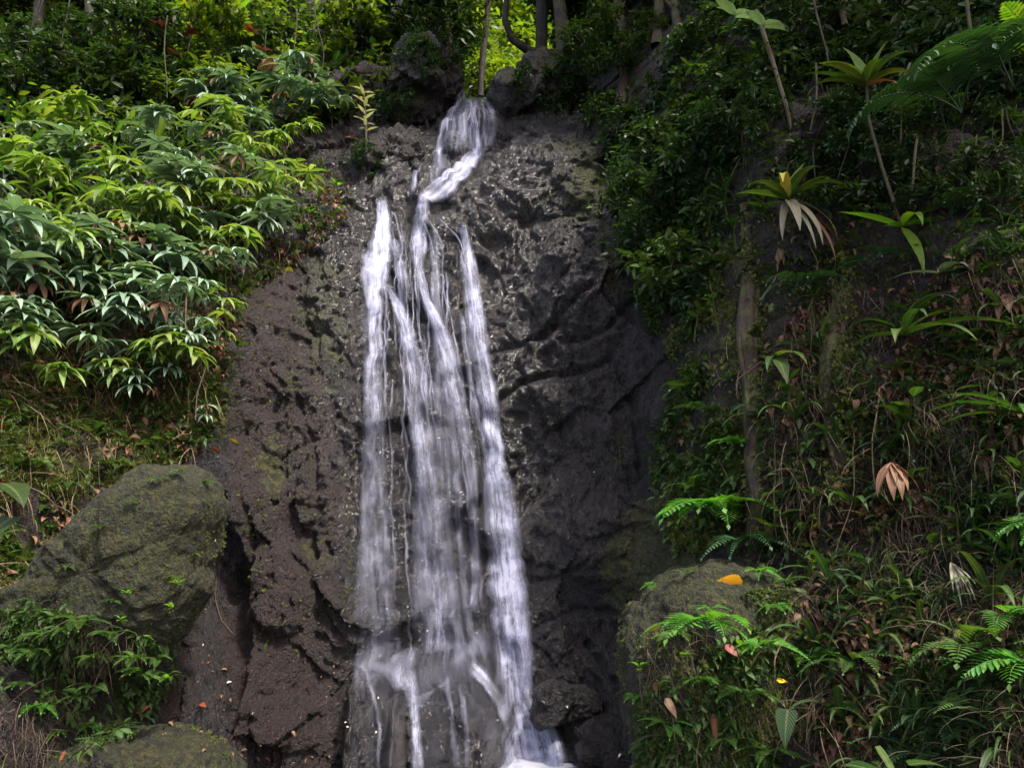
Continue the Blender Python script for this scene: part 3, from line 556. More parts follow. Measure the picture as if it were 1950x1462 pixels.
# ------------------------------------------------------------------ leaf and stem geometry
class MB:
    def __init__(s): s.v = []; s.f = []; s.a = []; s.n = 0
    def grid(s, rows, uv):
        """rows: list of lists of points, same width"""
        k = len(rows[0]); b = s.n
        for r, q in zip(rows, uv): s.v += [tuple(p) for p in r]; s.a += q
        for i in range(len(rows) - 1):
            for j in range(k - 1): s.f.append((b + i * k + j, b + i * k + j + 1, b + (i + 1) * k + j + 1, b + (i + 1) * k + j))
        s.n += k * len(rows)
    def blade(s, o, az, el, L, W, droop=.8, segs=5, fold=.25, shape='lance', roll=0.0, curl=0.0, seed=None):
        r = rnd.random() if seed is None else seed
        p = Vector(o); rows = []; uv = []; a = az; e = el
        for i in range(segs + 1):
            t = i / segs
            if shape == 'lance': wd = max(.02, math.sin(math.pi * min(1, t**.72 * .97 + .03)))
            elif shape == 'strap': wd = min(1, .35 + t * 3.2) * (1 - t**2.6) + .02
            elif shape == 'broad': wd = max(.02, math.sin(math.pi * min(1, t**.55 * .95 + .05)))**.8
            elif shape == 'heart': wd = max(.02, (1 - t**1.7)) * (.72 if i == 0 else 1.0)
            else: wd = 1 - t * .9
            d = Vector((math.cos(a) * math.cos(e), math.sin(a) * math.cos(e), math.sin(e)))
            sd = Vector((-math.sin(a), math.cos(a), 0)); up = d.cross(sd) * -1
            if up.z < 0 and abs(e) < 1.5: up = -up
            if roll: sd, up = sd * math.cos(roll) + up * math.sin(roll), up * math.cos(roll) - sd * math.sin(roll)
            hw = W * .5 * wd
            rows.append([p - sd * hw + up * (fold * hw), p.copy(), p + sd * hw + up * (fold * hw)]); uv.append([(1, t, r), (0, t, r), (1, t, r)])
            p = p + d * (L / segs); e -= droop / segs * (.5 + t); a += curl / segs
        s.grid(rows, uv); return p
    def tube(s, pts, r0, r1, k=5, r=None):
        r = rnd.random() if r is None else r; pts = [Vector(p) for p in pts]; rows = []; uv = []; n = len(pts)
        for i, p in enumerate(pts):
            d = (pts[min(i + 1, n - 1)] - pts[max(i - 1, 0)]); d = d.normalized() if d.length > 1e-9 else Vector((0, 0, 1))
            x = d.cross(Vector((.31, .2, .93))); x = x.normalized() if x.length > 1e-3 else Vector((1, 0, 0)); y = d.cross(x)
            rad = r0 + (r1 - r0) * i / (n - 1)
            rows.append([p + (x * math.cos(2 * math.pi * j / k) + y * math.sin(2 * math.pi * j / k)) * rad for j in range(k)] + [p + x * rad]); uv.append([(.6, i / n, r)] * (k + 1))
        s.grid(rows, uv)
    def trunk(s, pts, r0, r1, k=14, rough=.3, per=.10):
        pts = [Vector(p) for p in pts]; L = sum((b_ - a_).length for a_, b_ in zip(pts[:-1], pts[1:])); n = max(8, min(70, int(L / per))); rows = []; uv = []; sd = rnd.uniform(0, 50)
        for i in range(n):
            t = i / (n - 1) * (len(pts) - 1); j = min(int(t), len(pts) - 2); f = t - j; p0 = pts[max(j - 1, 0)]; p1 = pts[j]; p2 = pts[j + 1]; p3 = pts[min(j + 2, len(pts) - 1)]
            p = .5 * ((2 * p1) + (p2 - p0) * f + (2 * p0 - 5 * p1 + 4 * p2 - p3) * f * f + (3 * p1 - p0 - 3 * p2 + p3) * f**3); d = (pts[-1] - pts[0]).normalized(); x = d.cross(Vector((.1, 1, .1))).normalized(); y = d.cross(x); row = []
            th = np.linspace(0, 2 * np.pi, k + 1); th[-1] = 0; rad = r0 + (r1 - r0) * i / (n - 1)
            q = rad * (1 + rough * noise3(np.cos(th) * 1.7 + sd, np.sin(th) * 1.7, 0 * th + p.z * 1.6 / max(.2, L) * 3 + sd) + rough * .9 * noise3(np.cos(th) * 3.7, np.sin(th) * 3.7 + sd, 0 * th + i * .16))
            for a_, r_ in zip(th, q): row.append(p + (x * math.cos(a_) + y * math.sin(a_)) * float(r_))
            rows.append(row); uv.append([(.6, i / n, .5)] * (k + 1))
        s.grid(rows, uv)
    def arc(s, o, az, el, L, droop, n=6):
        p = Vector(o); out = [p.copy()]; e = el
        for i in range(n):
            p = p + Vector((math.cos(az) * math.cos(e), math.sin(az) * math.cos(e), math.sin(e))) * (L / n); e -= droop / n; out.append(p.copy())
        return out
    def np(s): return np.array(s.v, float), np.array(s.f, int), np.array(s.a, float)
    def mesh(s, name, mat): return mesh_np(name, s.v, s.f, mat, {'leafuv': ('FLOAT_VECTOR', s.a)})
def m_blade(name, mat, L, W, **k):
    b = MB(); pet = k.pop('petiole', 0); el = k.pop('el', .5); o = (0, 0, 0)
    if pet:
        a = b.arc(o, 0, el + .25, pet, .3, 3); b.tube(a, .0035, .0025, 4); o = a[-1]
    b.blade(o, 0, el, L, W, **k); return b.mesh(name, mat)
def m_palmate(name, mat, n=7, L=.22, W=.05, pet=.22, seed=0, spread=2.3, droop=1.5):
    b = MB(); r = random.Random(seed); a = b.arc((0, 0, 0), 0, .75, pet, .7, 4); b.tube(a, .005, .003, 5); o = a[-1]
    for i in range(n):
        q = (i / (n - 1) * 2 - 1); l = L * (1 - .30 * abs(q)**1.5) * r.uniform(.88, 1.1)
        b.blade(o, q * spread + r.uniform(-.08, .08), -.22 + r.uniform(-.2, .2), l, W * r.uniform(.85, 1.15), droop=.75 * droop * r.uniform(.7, 1.15), segs=5, fold=.35, shape='lance')
    return b.mesh(name, mat)
def m_frond(name, mat, L=.5, n=16, PL=.16, PW=.03, droop=1.3, el=.9, pdroop=.5, bare=.18, fwd=.5, tip=1.0, seed=0, psegs=3, tw=.004, prof='fern'):
    b = MB(); r = random.Random(seed); m = n + 3; arc = b.arc((0, 0, 0), 0, el, L, droop, m); b.tube(arc, tw, .0012, 4)
    for i in range(n):
        t = bare + (1 - bare) * (i + .5) / n; k = t * m; j = int(k); p = arc[j].lerp(arc[min(j + 1, m)], k - j); d = (arc[min(j + 1, m)] - arc[max(j - 1, 0)]).normalized()
        q = (i + .5) / n
        if prof == 'fern': l = PL * (math.sin(math.pi * min(1, .22 + q * .80))**.8 * (1 - .35 * q) + .05)
        elif prof == 'tri': l = PL * (1 - q * .93)
        else: l = PL * (1 - .25 * q - .55 * q**4) * (min(1, .5 + q * 3))
        for sgn in (-1, 1):
            az = sgn * (math.pi / 2 - fwd * (.6 + .6 * q)) + r.uniform(-.06, .06); e0 = math.asin(max(-1, min(1, d.z))) * .75 + .12
            b.blade(p, az, e0 if abs(e0) < 1.3 else 1.3 * (1 if e0 > 0 else -1), l * r.uniform(.9, 1.08), PW, droop=pdroop * r.uniform(.6, 1.3), segs=psegs, fold=.18, shape='lance' if prof != 'palm' else 'strap')
    b.blade(arc[-1], 0, el - droop, PL * .35 * tip, PW, droop=.2, segs=2); return b.mesh(name, mat)
def m_cluster(name, mat, n, size, leaf, seed, flat=1.0, clumps=26, hollow=.35):
    """foliage mass: sprays of leaves spread through a crown, with gaps"""
    r = np.random.RandomState(seed); T = MB(); T.blade((0, 0, 0), 0, 0, 1, .42, droop=.6, segs=3, fold=.2, shape='broad', seed=.5); tv, tf, ta = T.np()
    c = r.normal(size=(clumps, 3)); c /= np.linalg.norm(c, axis=1)[:, None]; c *= (hollow + (1 - hollow) * r.rand(clumps, 1)**.5); k = r.randint(0, clumps, n)
    pos = c[k] + r.normal(size=(n, 3)) * np.array([.16, .16, .10]) * r.uniform(.6, 1.4, (clumps, 1))[k]; pos[:, 2] *= flat; pos *= size
    return mesh_np(name, *inst(tv, tf, ta, pos, r.uniform(0, 2 * np.pi, n), r.normal(-.25, .45, n), r.normal(0, .5, n), leaf * r.uniform(.6, 1.3, n), r)[:2], mat, {'leafuv': ('FLOAT_VECTOR', inst.a)})
def inst(tv, tf, ta, pos, az, pitch, roll, sc, r):
    n = len(pos); cz, sz, cp, sp, cr, sr = np.cos(az), np.sin(az), np.cos(-pitch), np.sin(-pitch), np.cos(roll), np.sin(roll)
    x, y, z = tv[:, 0][None], tv[:, 1][None], tv[:, 2][None]
    y1 = y * cr[:, None] - z * sr[:, None]; z1 = y * sr[:, None] + z * cr[:, None]
    x2 = x * cp[:, None] + z1 * sp[:, None]; z2 = -x * sp[:, None] + z1 * cp[:, None]
    X = x2 * cz[:, None] - y1 * sz[:, None]; Y = x2 * sz[:, None] + y1 * cz[:, None]
    V = np.stack([X, Y, z2], -1) * np.asarray(sc)[:, None, None] + np.asarray(pos)[:, None, :]
    F = tf[None] + (np.arange(n) * len(tv))[:, None, None]
    A = np.tile(ta[None], (n, 1, 1)); A[:, :, 2] = r.rand(n)[:, None]; inst.a = A.reshape(-1, 3)
    return V.reshape(-1, 3), F.reshape(-1, tf.shape[1]), inst.a

# ------------------------------------------------------------------ leaf library
LIB = {}
LIB['palmate'] = [m_palmate('leaf', M['palm'], 7, .29, .062, .22, 1), m_palmate('leaf', M['palm'], 8, .25, .052, .26, 2, 2.5, 1.8), m_palmate('leaf', M['palm'], 6, .32, .066, .20, 3, 1.9, 1.3), m_palmate('leaf', M['palm'], 9, .26, .048, .18, 4, 2.6, 2.0)]
LIB['palmate'] = LIB['palmate'] * 2 + [m_palmate('leaf', M['dead'], 6, .22, .045, .2, 21, 1.6, 2.2)]
LIB['palmatey'] = [m_palmate('leaf', M['palmy'], 7, .25, .055, .22, 11), m_palmate('leaf', M['palmy'], 8, .22, .045, .24, 12, 2.5, 1.9), m_palmate('leaf', M['palmy'], 6, .28, .055, .2, 13, 1.9, 1.5)]
LIB['ginger'] = [m_blade('leaf', M['ginger'], .26, .055, droop=.9, el=.5, fold=.3, petiole=.02), m_blade('leaf', M['ginger'], .22, .05, droop=1.4, el=.7, fold=.3, petiole=.02), m_blade('leaf', M['ginger'], .30, .05, droop=.6, el=.8, fold=.25, petiole=.03)]
LIB['brightl'] = [m_blade('leaf', M['bright'], .24, .075, droop=.7, el=.5, petiole=.03, shape='broad'), m_blade('leaf', M['bright'], .2, .07, droop=1.1, el=.5, petiole=.03, shape='broad')]
LIB['midl'] = [m_blade('leaf', M['mid'], .13, .05, droop=.8, el=.35, petiole=.03, shape='broad', segs=4), m_blade('leaf', M['mid'], .11, .042, droop=1.2, el=.3, petiole=.03, shape='broad', segs=4)]
LIB['darkl'] = [m_blade('leaf', M['dark'], .15, .06, droop=.8, el=.35, petiole=.03, shape='broad', segs=4), m_blade('leaf', M['dark'], .13, .045, droop=1.2, el=.3, petiole=.03, shape='broad', segs=4)]
LIB['strapd'] = [m_blade('leaf', M['mid'], .42, .04, droop=2.0, el=1.0, shape='strap', segs=9), m_blade('leaf', M['mid'], .36, .045, droop=2.5, el=1.0, shape='strap', segs=9), m_blade('leaf', M['dark'], .4, .05, droop=2.2, el=.9, shape='strap', segs=9)]
LIB['fern'] = [m_frond('frond', M['fern'], .34, 14, .085, .022, 1.5, .9, .4, seed=1), m_frond('frond', M['fern'], .28, 13, .09, .024, 2.1, 1.0, .5, seed=2), m_frond('frond', M['fern'], .38, 16, .08, .02, 1.2, .6, .4, seed=3)]
LIB['fernb'] = [m_frond('frond', M['fernb'], .30, 14, .11, .022, 1.3, .6, .4, seed=4, prof='tri'), m_frond('frond', M['fernb'], .26, 13, .10, .022, 1.7, .7, .5, seed=5)]
LIB['fernd'] = [m_frond('frond', M['fernd'], .34, 15, .08, .022, 2.0, .9, .5, seed=6), m_frond('frond', M['fernd'], .42, 17, .085, .02, 1.7, .8, .4, seed=7)]
LIB['palmfrond'] = [m_frond('frond', M['fernd'], 1.0, 24, .30, .030, 2.1, .9, .9, .22, .45, seed=8, prof='palm', psegs=4, tw=.008), m_frond('frond', M['fernd'], .85, 22, .26, .03, 1.7, .7, 1.0, .2, .5, seed=9, prof='palm', psegs=4, tw=.008)]
LIB['limefrond'] = [m_frond('frond', M['bright'], .8, 14, .2, .06, 1.0, .9, .4, .15, .5, seed=10, prof='palm', psegs=4)]

def clone(me, name='leaf'): o = bpy.data.objects.new(name, me); COL.objects.link(o); return o
LABELN = {}
def face_az(spread=1.3): return -math.pi / 2 + rnd.uniform(-spread, spread)
def plant(kind, name, pos, leaves, n, size, label, cat, group=None, stem=0.0, az=None, tilt=0.25, spread=1.4, stemmat='greenstem', lean=None, child='leaf', top=False):
    """a plant: an Empty at its root, one stem, and every leaf an object of its own"""
    e = empty(name, tuple(float(c) for c in pos), label, cat, group)
    lean = face_az(.6) if lean is None else lean
    tip = Vector((0, 0, 0)); pts = [tip]
    if stem:
        b = MB(); pts = b.arc((0, 0, 0), lean, 1.15 if stem < .6 else 1.35, stem * size, .55, 6); b.tube(pts, .008 * size, .004 * size, 5); b2 = b.mesh('stem', M[stemmat]); o = link('stem', b2, e)
    for i in range(n):
        me = rnd.choice(LIB[leaves]); o = clone(me, child); o.parent = e
        t = 1.0 if (not stem or top) else rnd.uniform(.35, 1.0) if kind != 'alt' else (i + 1) / n
        k = t * (len(pts) - 1); j = min(int(k), max(0, len(pts) - 2)); p = pts[j].lerp(pts[j + 1], k - j) if len(pts) > 1 else pts[0]
        if kind == 'rosette': a = lean + (i / max(1, n - 1) * 2 - 1) * spread + rnd.uniform(-.2, .2)
        elif kind == 'alt': a = lean + (1 if i % 2 else -1) * 1.2 + rnd.uniform(-.35, .35)
        else: a = lean + rnd.uniform(-spread, spread)
        o.location = p; o.rotation_euler = (rnd.uniform(-.25, .25), rnd.uniform(-tilt, tilt), a); s = size * rnd.uniform(.78, 1.15) * (1 if kind != 'alt' else (1.0 - .25 * abs(t - .6)))
        o.scale = (s, s, s)
    return e
def inpoly(poly, n, minsep=0):
    p = np.array(poly, float); out = []; t = 0; x0, y0 = p.min(0); x1, y1 = p.max(0)
    while len(out) < n and t < n * 60:
        t += 1; u, v = rnd.uniform(x0, x1), rnd.uniform(y0, y1); c = False; j = len(p) - 1
        for i in range(len(p)):
            if (p[i, 1] > v) != (p[j, 1] > v) and u < (p[j, 0] - p[i, 0]) * (v - p[i, 1]) / (p[j, 1] - p[i, 1]) + p[i, 0]: c = not c
            j = i
        if c and (not minsep or all(math.hypot(u - a, (v - b)) > minsep for a, b in out)): out.append((u, v))
    return out

# ------------------------------------------------------------------ forest behind and above the falls
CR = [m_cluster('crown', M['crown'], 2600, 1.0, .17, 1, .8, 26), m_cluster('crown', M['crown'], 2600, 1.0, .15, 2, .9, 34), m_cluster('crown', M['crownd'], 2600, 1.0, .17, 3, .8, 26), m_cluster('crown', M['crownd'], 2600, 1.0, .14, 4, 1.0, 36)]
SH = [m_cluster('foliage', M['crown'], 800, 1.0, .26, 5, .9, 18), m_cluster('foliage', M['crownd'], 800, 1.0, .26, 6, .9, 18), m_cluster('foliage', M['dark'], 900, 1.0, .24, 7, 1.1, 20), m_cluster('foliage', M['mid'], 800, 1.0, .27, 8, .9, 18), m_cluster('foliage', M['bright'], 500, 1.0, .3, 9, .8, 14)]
def tree(base, top, r0, label, crowns, group=None, mat='bark', bend=.3, limbs=2, cat='tree'):
    base, top = Vector(base), Vector(top); e = empty('tree', base, label, cat, group); d = top - base; b = MB(); n = 12
    pts = [d * (i / n) + Vector((bend * math.sin(i * .55 + base.x), bend * .5 * math.sin(i * .8), 0)) * (i / n) for i in range(n + 1)]
    b.trunk(pts, r0, r0 * .55, 12, .22, .15)
    for i in range(limbs):
        k = rnd.randint(3, 9); a = rnd.uniform(0, 6.28); b.tube([pts[k] + q for q in b.arc((0, 0, 0), a, .9, d.length * .3, -.3, 5)], r0 * .35, r0 * .1, 6)
    link('trunk', b.mesh('trunk', M[mat]), e)
    for (u, v, Y, s, k) in crowns:
        o = clone(CR[k], 'crown'); o.parent = e; o.location = Vector(at(u, v, Y)) - base; o.scale = (s, s, s * .9); o.rotation_euler = (0, 0, rnd.uniform(0, 6.28))
    return e
def A(u, v, Y): return Vector([float(c) for c in at(u, v, Y)])
G1 = 'trees on the slope above the left bank'
tree(A(760, 210, 11.3), A(735, -380, 12.2), .13, 'dark straight trunk rising behind the black boulder left of the falls', [(700, -60, 12.5, 1.3, 2), (790, 20, 12.5, 1.1, 2), (640, 60, 12.6, 1.0, 0)])
tree(A(850, 190, 12.5), A(845, -400, 13.0), .13, 'broad mossy trunk close to the left edge of the bright forest gap', [(880, -110, 13, 1.1, 3), (800, -60, 13.5, 1.3, 2), (850, 90, 13.6, .7, 3)], mat='bark2', bend=.15)
tree(A(915, 185, 14), A(935, -300, 14.5), .07, 'thin dark trunk standing inside the bright forest gap', [(925, -190, 15, 1.0, 3)], bend=.25, limbs=4)
t9 = tree(A(1030, 145, 9.9), A(1010, -380, 10.4), .10, 'crooked dark tree with a hooked side limb right of the forest gap', [(1085, -40, 10.8, .85, 3), (1040, -200, 10.8, 1.0, 3), (1120, 60, 10.6, .55, 2)], bend=.25, limbs=3)
b = MB(); bp0 = t9.location; b.tube([A(1024, 105, 9.9) - bp0, A(1000, 92, 9.8) - bp0, A(975, 75, 9.75) - bp0, A(962, 40, 9.7) - bp0, A(968, -30, 9.7) - bp0, A(985, -120, 9.7) - bp0], .075, .03, 7); link('limb', b.mesh('limb', M['bark']), t9)
tree(A(1075, 190, 9.3), A(1045, -300, 9.9), .11, 'thick ivy clad trunk just right of the crooked tree', [(1130, -20, 10.4, .9, 2), (1210, -60, 10.4, 1.0, 3)], mat='bark2', bend=.2)
for u, v, Y, k, lb in [(172, 250, 10.4, 0, 'thin pale trunk in the shade at the upper left'), (255, 230, 10.8, 1, 'slender trunk behind the sunlit shrubs of the left bank'), (60, 240, 10.8, 1, 'dark trunk at the upper left corner'),
                       (345, 215, 11.5, 0, 'trunk hung with sunlit leaves above the left bank'), (540, 170, 11.5, 0, 'vine covered trunk at the top left centre'), (620, 160, 11.8, 1, 'vine covered trunk nearest the black boulder')]:
    tree(A(u, v, Y), A(u + rnd.uniform(-40, 40), -380, Y + 1), rnd.uniform(.05, .10), lb, [(u + rnd.uniform(-60, 60), rnd.uniform(-160, -40), Y + 1.2, rnd.uniform(.9, 1.3), rnd.choice([0, 1, 2])), (u + rnd.uniform(-60, 60), rnd.uniform(0, 90), Y + 1.5, rnd.uniform(.7, 1.0), k)], G1)
for i in range(16):   # farther trees, closing the view
    u = -60 + i * 62 if i < 14 else rnd.uniform(0, 800); Y = rnd.uniform(14.5, 17)
    tree(A(u, 200, Y), A(u, -450, Y + 1), .12, 'leafy tree deep in the forest beyond the left bank', [(u + rnd.uniform(-50, 50), v, Y + rnd.uniform(0, 1.5), rnd.uniform(1.4, 1.9), rnd.choice([2, 3, 3, 0])) for v in (-230, -60, 90)], 'trees deep in the forest on the left')
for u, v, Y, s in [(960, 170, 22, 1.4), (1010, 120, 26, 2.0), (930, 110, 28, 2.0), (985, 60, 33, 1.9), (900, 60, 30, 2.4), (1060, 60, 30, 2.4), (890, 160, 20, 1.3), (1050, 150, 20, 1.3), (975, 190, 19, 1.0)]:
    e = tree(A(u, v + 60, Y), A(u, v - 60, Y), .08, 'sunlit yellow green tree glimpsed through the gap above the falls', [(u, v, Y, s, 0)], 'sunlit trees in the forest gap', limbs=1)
for i, (u, v, Y, s, k) in enumerate([(1160, -40, 10.5, 1.1, 2), (1250, -60, 10, 1.1, 3), (1330, -80, 9.0, 1.0, 3), (1180, 60, 10.2, .7, 3), (1420, -120, 8.2, .9, 2), (1550, -150, 7.5, .9, 3), (1700, -170, 7, .9, 2), (1850, -160, 6.6, .9, 3), (1290, 40, 9.3, .7, 2), (1980, -130, 6.2, .9, 3)]):
    tree(P(u, max(v + 150, 60)), A(u + 20, v - 250, Y), .07, 'dark leaved tree overhanging the top of the right bank', [(u, v, Y, s, k)], 'dark trees along the top of the right bank', mat='bark2', limbs=2)

for X, Y, Z, s, lb in [(3.4, 7.6, 10.9, 1.6, 'in the middle of the right bank'), (5.4, 5.8, 10.2, 1.3, 'above the tall rosette'), (3.0, 9.4, 12.6, 1.7, 'farthest up the slope'), (4.6, 3.6, 9.4, 1.2, 'closest to the viewer'), (1.5, 7.4, 11.2, 1.05, 'reaching over the lip of the falls'), (.2, 7.9, 12.0, 1.0, 'reaching farthest across the falls')]:  # unseen trees added so their crowns shade the lip and right bank
    e = tree((X + 1.6, float(H0(np.array([X + 1.6]), np.array([Z - 2.6]))[0]), Z - 2.8), (X + .2, Y, Z + .6), .10, 'unseen tree added for shade ' + lb, [], 'unseen trees added for shade', limbs=2)
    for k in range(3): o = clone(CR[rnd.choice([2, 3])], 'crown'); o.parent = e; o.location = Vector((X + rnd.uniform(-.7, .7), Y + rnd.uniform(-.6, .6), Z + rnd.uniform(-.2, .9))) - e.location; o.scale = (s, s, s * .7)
# shrubs
def shrub(u, v, s, k, label, group, out=.15, Y=None):
    p = Vector(P(u, v)) if Y is None else A(u, v, Y); e = empty('shrub', p, label, 'shrub', group); b = MB()
    for i in range(3): b.tube(b.arc((0, 0, 0), face_az(), 1.0, s * .8, .5, 5), .012 * s + .004, .004, 5)
    link('stem', b.mesh('stem', M['bark']), e); o = clone(SH[k], 'foliage'); o.parent = e; o.location = (0, -out * s, s * .35); o.scale = (s, s * .8, s * .85); o.rotation_euler = (0, 0, rnd.uniform(0, 6.28)); return e
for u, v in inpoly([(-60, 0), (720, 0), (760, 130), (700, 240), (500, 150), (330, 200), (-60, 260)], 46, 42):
    sun_side = u > 200 and v < 190  # sunlit look comes mainly from the lighter leaf colour chosen here
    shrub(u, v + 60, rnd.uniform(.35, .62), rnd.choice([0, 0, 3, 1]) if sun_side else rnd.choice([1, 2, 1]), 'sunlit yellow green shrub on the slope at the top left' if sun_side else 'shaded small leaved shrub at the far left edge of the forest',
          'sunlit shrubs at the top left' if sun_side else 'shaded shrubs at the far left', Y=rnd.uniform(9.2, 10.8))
for u, v in inpoly([(1120, 0), (1400, 0), (1950, 20), (1950, 260), (1500, 180), (1340, 420), (1300, 560), (1200, 520), (1180, 300), (1100, 160)], 40, 52):
    shrub(u, v, rnd.uniform(.22, .42), rnd.choice([2, 2, 1, 3]), 'dark small leaved shrub clinging to the upper right bank', 'dark shrubs on the upper right bank', out=.3)
for u, v, s in [(690, 170, .5), (740, 60, .55), (800, 70, .45), (650, 90, .5), (780, 150, .3)]:
    shrub(u, v, s, 1, 'blue green shrub spilling over the rocks left of the black boulder', 'shrubs left of the black boulder', Y=10.2)
for u, v, s in [(1110, 90, .26), (1150, 60, .3), (1190, 110, .25), (1140, 130, .2), (1230, 70, .28), (1250, 140, .2)]:
    shrub(u, v, s, 3, 'bright green broad leaved sapling leaning over the right side of the falls', 'bright saplings right of the falls', Y=8.0)

for u, v in inpoly([(1350, 150), (1950, 120), (1950, 430), (1640, 420), (1360, 380)], 26, 62):
    shrub(u, v, rnd.uniform(.14, .26), rnd.choice([2, 2, 1]), 'low dark shrub between the vines of the right bank', 'low dark shrubs on the right bank', out=.2)
for u, v, s in [(720, 230, .32), (770, 215, .25), (1060, 190, .3), (1100, 210, .3), (1000, 165, .2), (1085, 150, .3), (800, 120, .3), (850, 110, .2), (700, 320, .25), (1052, 20, .4), (1068, 75, .36), (1085, 115, .3), (1030, 60, .2)]:
    shrub(u, v, s, 2, 'dark fern like shrub overgrowing the rocks at the top of the falls', 'dark shrubs on the rocks at the top of the falls', out=.1)
# ------------------------------------------------------------------ ground cover that nobody could count
def hits_n(uv, f=None):
    uv = np.array(uv); f = f or hits; return np.concatenate([f(uv[i:i + 800, 0], uv[i:i + 800, 1]) for i in range(0, len(uv), 800)])
def fastpoly(poly, n):
    p = np.array(poly, float); x0, y0 = p.min(0); x1, y1 = p.max(0); out = []
    while sum(map(len, out)) < n:
        u = RS.uniform(x0, x1, n); v = RS.uniform(y0, y1, n); c = np.zeros(n, bool); j = len(p) - 1
        for i in range(len(p)):
            with np.errstate(divide='ignore', invalid='ignore'): c ^= ((p[i, 1] > v) != (p[j, 1] > v)) & (u < (p[j, 0] - p[i, 0]) * (v - p[i, 1]) / (p[j, 1] - p[i, 1]) + p[i, 0])
            j = i
        out.append(np.stack([u[c], v[c]], -1))
    return np.concatenate(out)[:n]
T1 = MB(); T1.blade((0, 0, 0), 0, 0, 1, .45, droop=.8, segs=3, fold=.2, shape='broad', seed=.5)
T2 = MB(); T2.blade((0, 0, 0), 0, .3, 1, .016, droop=1.6, segs=6, fold=.6, shape='taper', seed=.5, curl=.4)
T3 = MB()
for i in range(7): T3.blade((0, 0, 0), i * .9, .9 + .2 * (i % 3), 1, .28, droop=.9, segs=2, fold=.1, seed=.5)
T4 = MB(); T4.blade((0, 0, 0), 0, .1, 1, .5, droop=1.9, segs=4, fold=.5, shape='broad', seed=.5, curl=.5)
T5 = MB(); T5.blade((0, 0, 0), 0, .9, 1, .06, droop=1.9, segs=5, fold=.3, shape='strap', seed=.5)
T6 = MB()
for i in range(6):
    for q in (-1, 1): T6.blade((.12 + .14 * i, 0, .12 * math.sin(i * .5)), q * 1.2, .1, .30 * (1 - i * .13), .12, droop=.5, segs=1, fold=.1, seed=.5)
T6.blade((0, 0, 0), 0, .2, 1, .03, droop=.5, segs=3, seed=.5)
def stuff(name, label, cat, mat, Tm, poly, n, s0, s1, pm, ps, gap=.55, off=.01, azs=2.2, clump=2.2, pts=None, onrock=True):
    tv, tf, ta = Tm.np(); onrock = not (poly is LB or (isinstance(poly, list) and poly and poly[0][0] is LB))
    if pts is None:
        uv = fastpoly(poly, int(n * 2.1)) if not isinstance(poly[0][0], (list, tuple)) else np.concatenate([fastpoly(q, int(n * 2.1 * w_)) for q, w_ in poly])
        pos = hits_n(uv, hits if onrock else _hits); d = fbm(pos[:, 0] * clump, pos[:, 1] * clump, pos[:, 2] * clump + len(name), 3) + RS.normal(0, .15, len(pos)); pos = pos[np.argsort(-d)][:n]
        nn = nrm(pos[:, 0], pos[:, 2]); pos = pos + nn * RS.uniform(-.01, off + .02, (len(pos), 1))
    else: pos = pts
    n = len(pos); V, F, a = inst(tv, tf, ta, pos, -np.pi / 2 + RS.uniform(-azs, azs, n), RS.normal(pm, ps, n), RS.normal(0, .4, n), RS.uniform(s0, s1, n), RS)
    return tagit(link(name, mesh_np(name, V, F, M[mat], {'leafuv': ('FLOAT_VECTOR', a)})), label, cat, None, 'stuff')
LB = [(-40, 260), (330, 300), (520, 250), (640, 330), (690, 400), (600, 470), (560, 520), (470, 560), (430, 700), (400, 840), (330, 900), (250, 900), (150, 1010), (60, 1120), (-60, 1160)]
LBL = [(-40, 620), (380, 600), (450, 700), (420, 850), (330, 900), (200, 950), (60, 1120), (-40, 1160)]
LBB = [(-40, 1170), (120, 1165), (250, 1210), (330, 1230), (330, 1300), (250, 1400), (130, 1440), (100, 1480), (-40, 1480)]
RB = [(1300, 300), (1500, 150), (2000, 80), (2250, 100), (2250, 1480), (1560, 1480), (1530, 1150), (1400, 1050), (1280, 950), (1290, 700), (1330, 560)]
RL = [(1500, 560), (2000, 450), (2000, 1480), (1560, 1480), (1530, 1100), (1480, 900)]
RE = [(1180, 330), (1320, 300), (1420, 560), (1420, 1050), (1290, 1060), (1240, 900), (1290, 700), (1210, 560)]
stuff('ground_cover', 'small green leaves covering the left bank', 'ground cover', 'mid', T1, LB, 4200, .04, .13, .1, .6, off=.05)
stuff('ground_cover', 'olive green low plants covering the left bank above the large boulder', 'ground cover', 'olive', T6, [(LB, .5), (LBL, .7)], 4500, .06, .15, -.1, .6, off=.03)
LT = [(-40, -20), (760, -20), (740, 200), (640, 230), (330, 320), (-40, 330)]
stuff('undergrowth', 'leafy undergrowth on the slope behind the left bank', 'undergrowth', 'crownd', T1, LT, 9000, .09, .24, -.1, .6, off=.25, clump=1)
stuff('undergrowth', 'sunlit yellow green undergrowth among the trees at the top left', 'undergrowth', 'crown', T1, LT, 3000, .06, .16, -.1, .6, off=.5, clump=1.5)  # sun patches carried by the lighter leaf colour
stuff('ground_cover', 'yellow green moss tufts on the left bank', 'moss', 'olive', T3, [(LB, .4), (LBL, .8)], 4500, .02, .06, .2, .5, off=.01, clump=3)
stuff('dry_grass', 'dry straw stems and roots tangled over the left bank', 'dry grass', 'straw', T2, LB, 3400, .12, .42, -.5, .8, off=.04)
stuff('ground_cover', 'small ferns and leaves under the large left boulder', 'ground cover', 'fern', T6, LBB, 1500, .05, .12, -.2, .6, off=.04)
stuff('ground_cover', 'dark small leaves covering the right bank', 'ground cover', 'mid', T1, [(RB, .6), (RE, .35)], 13000, .035, .10, -.1, .6, off=.05)
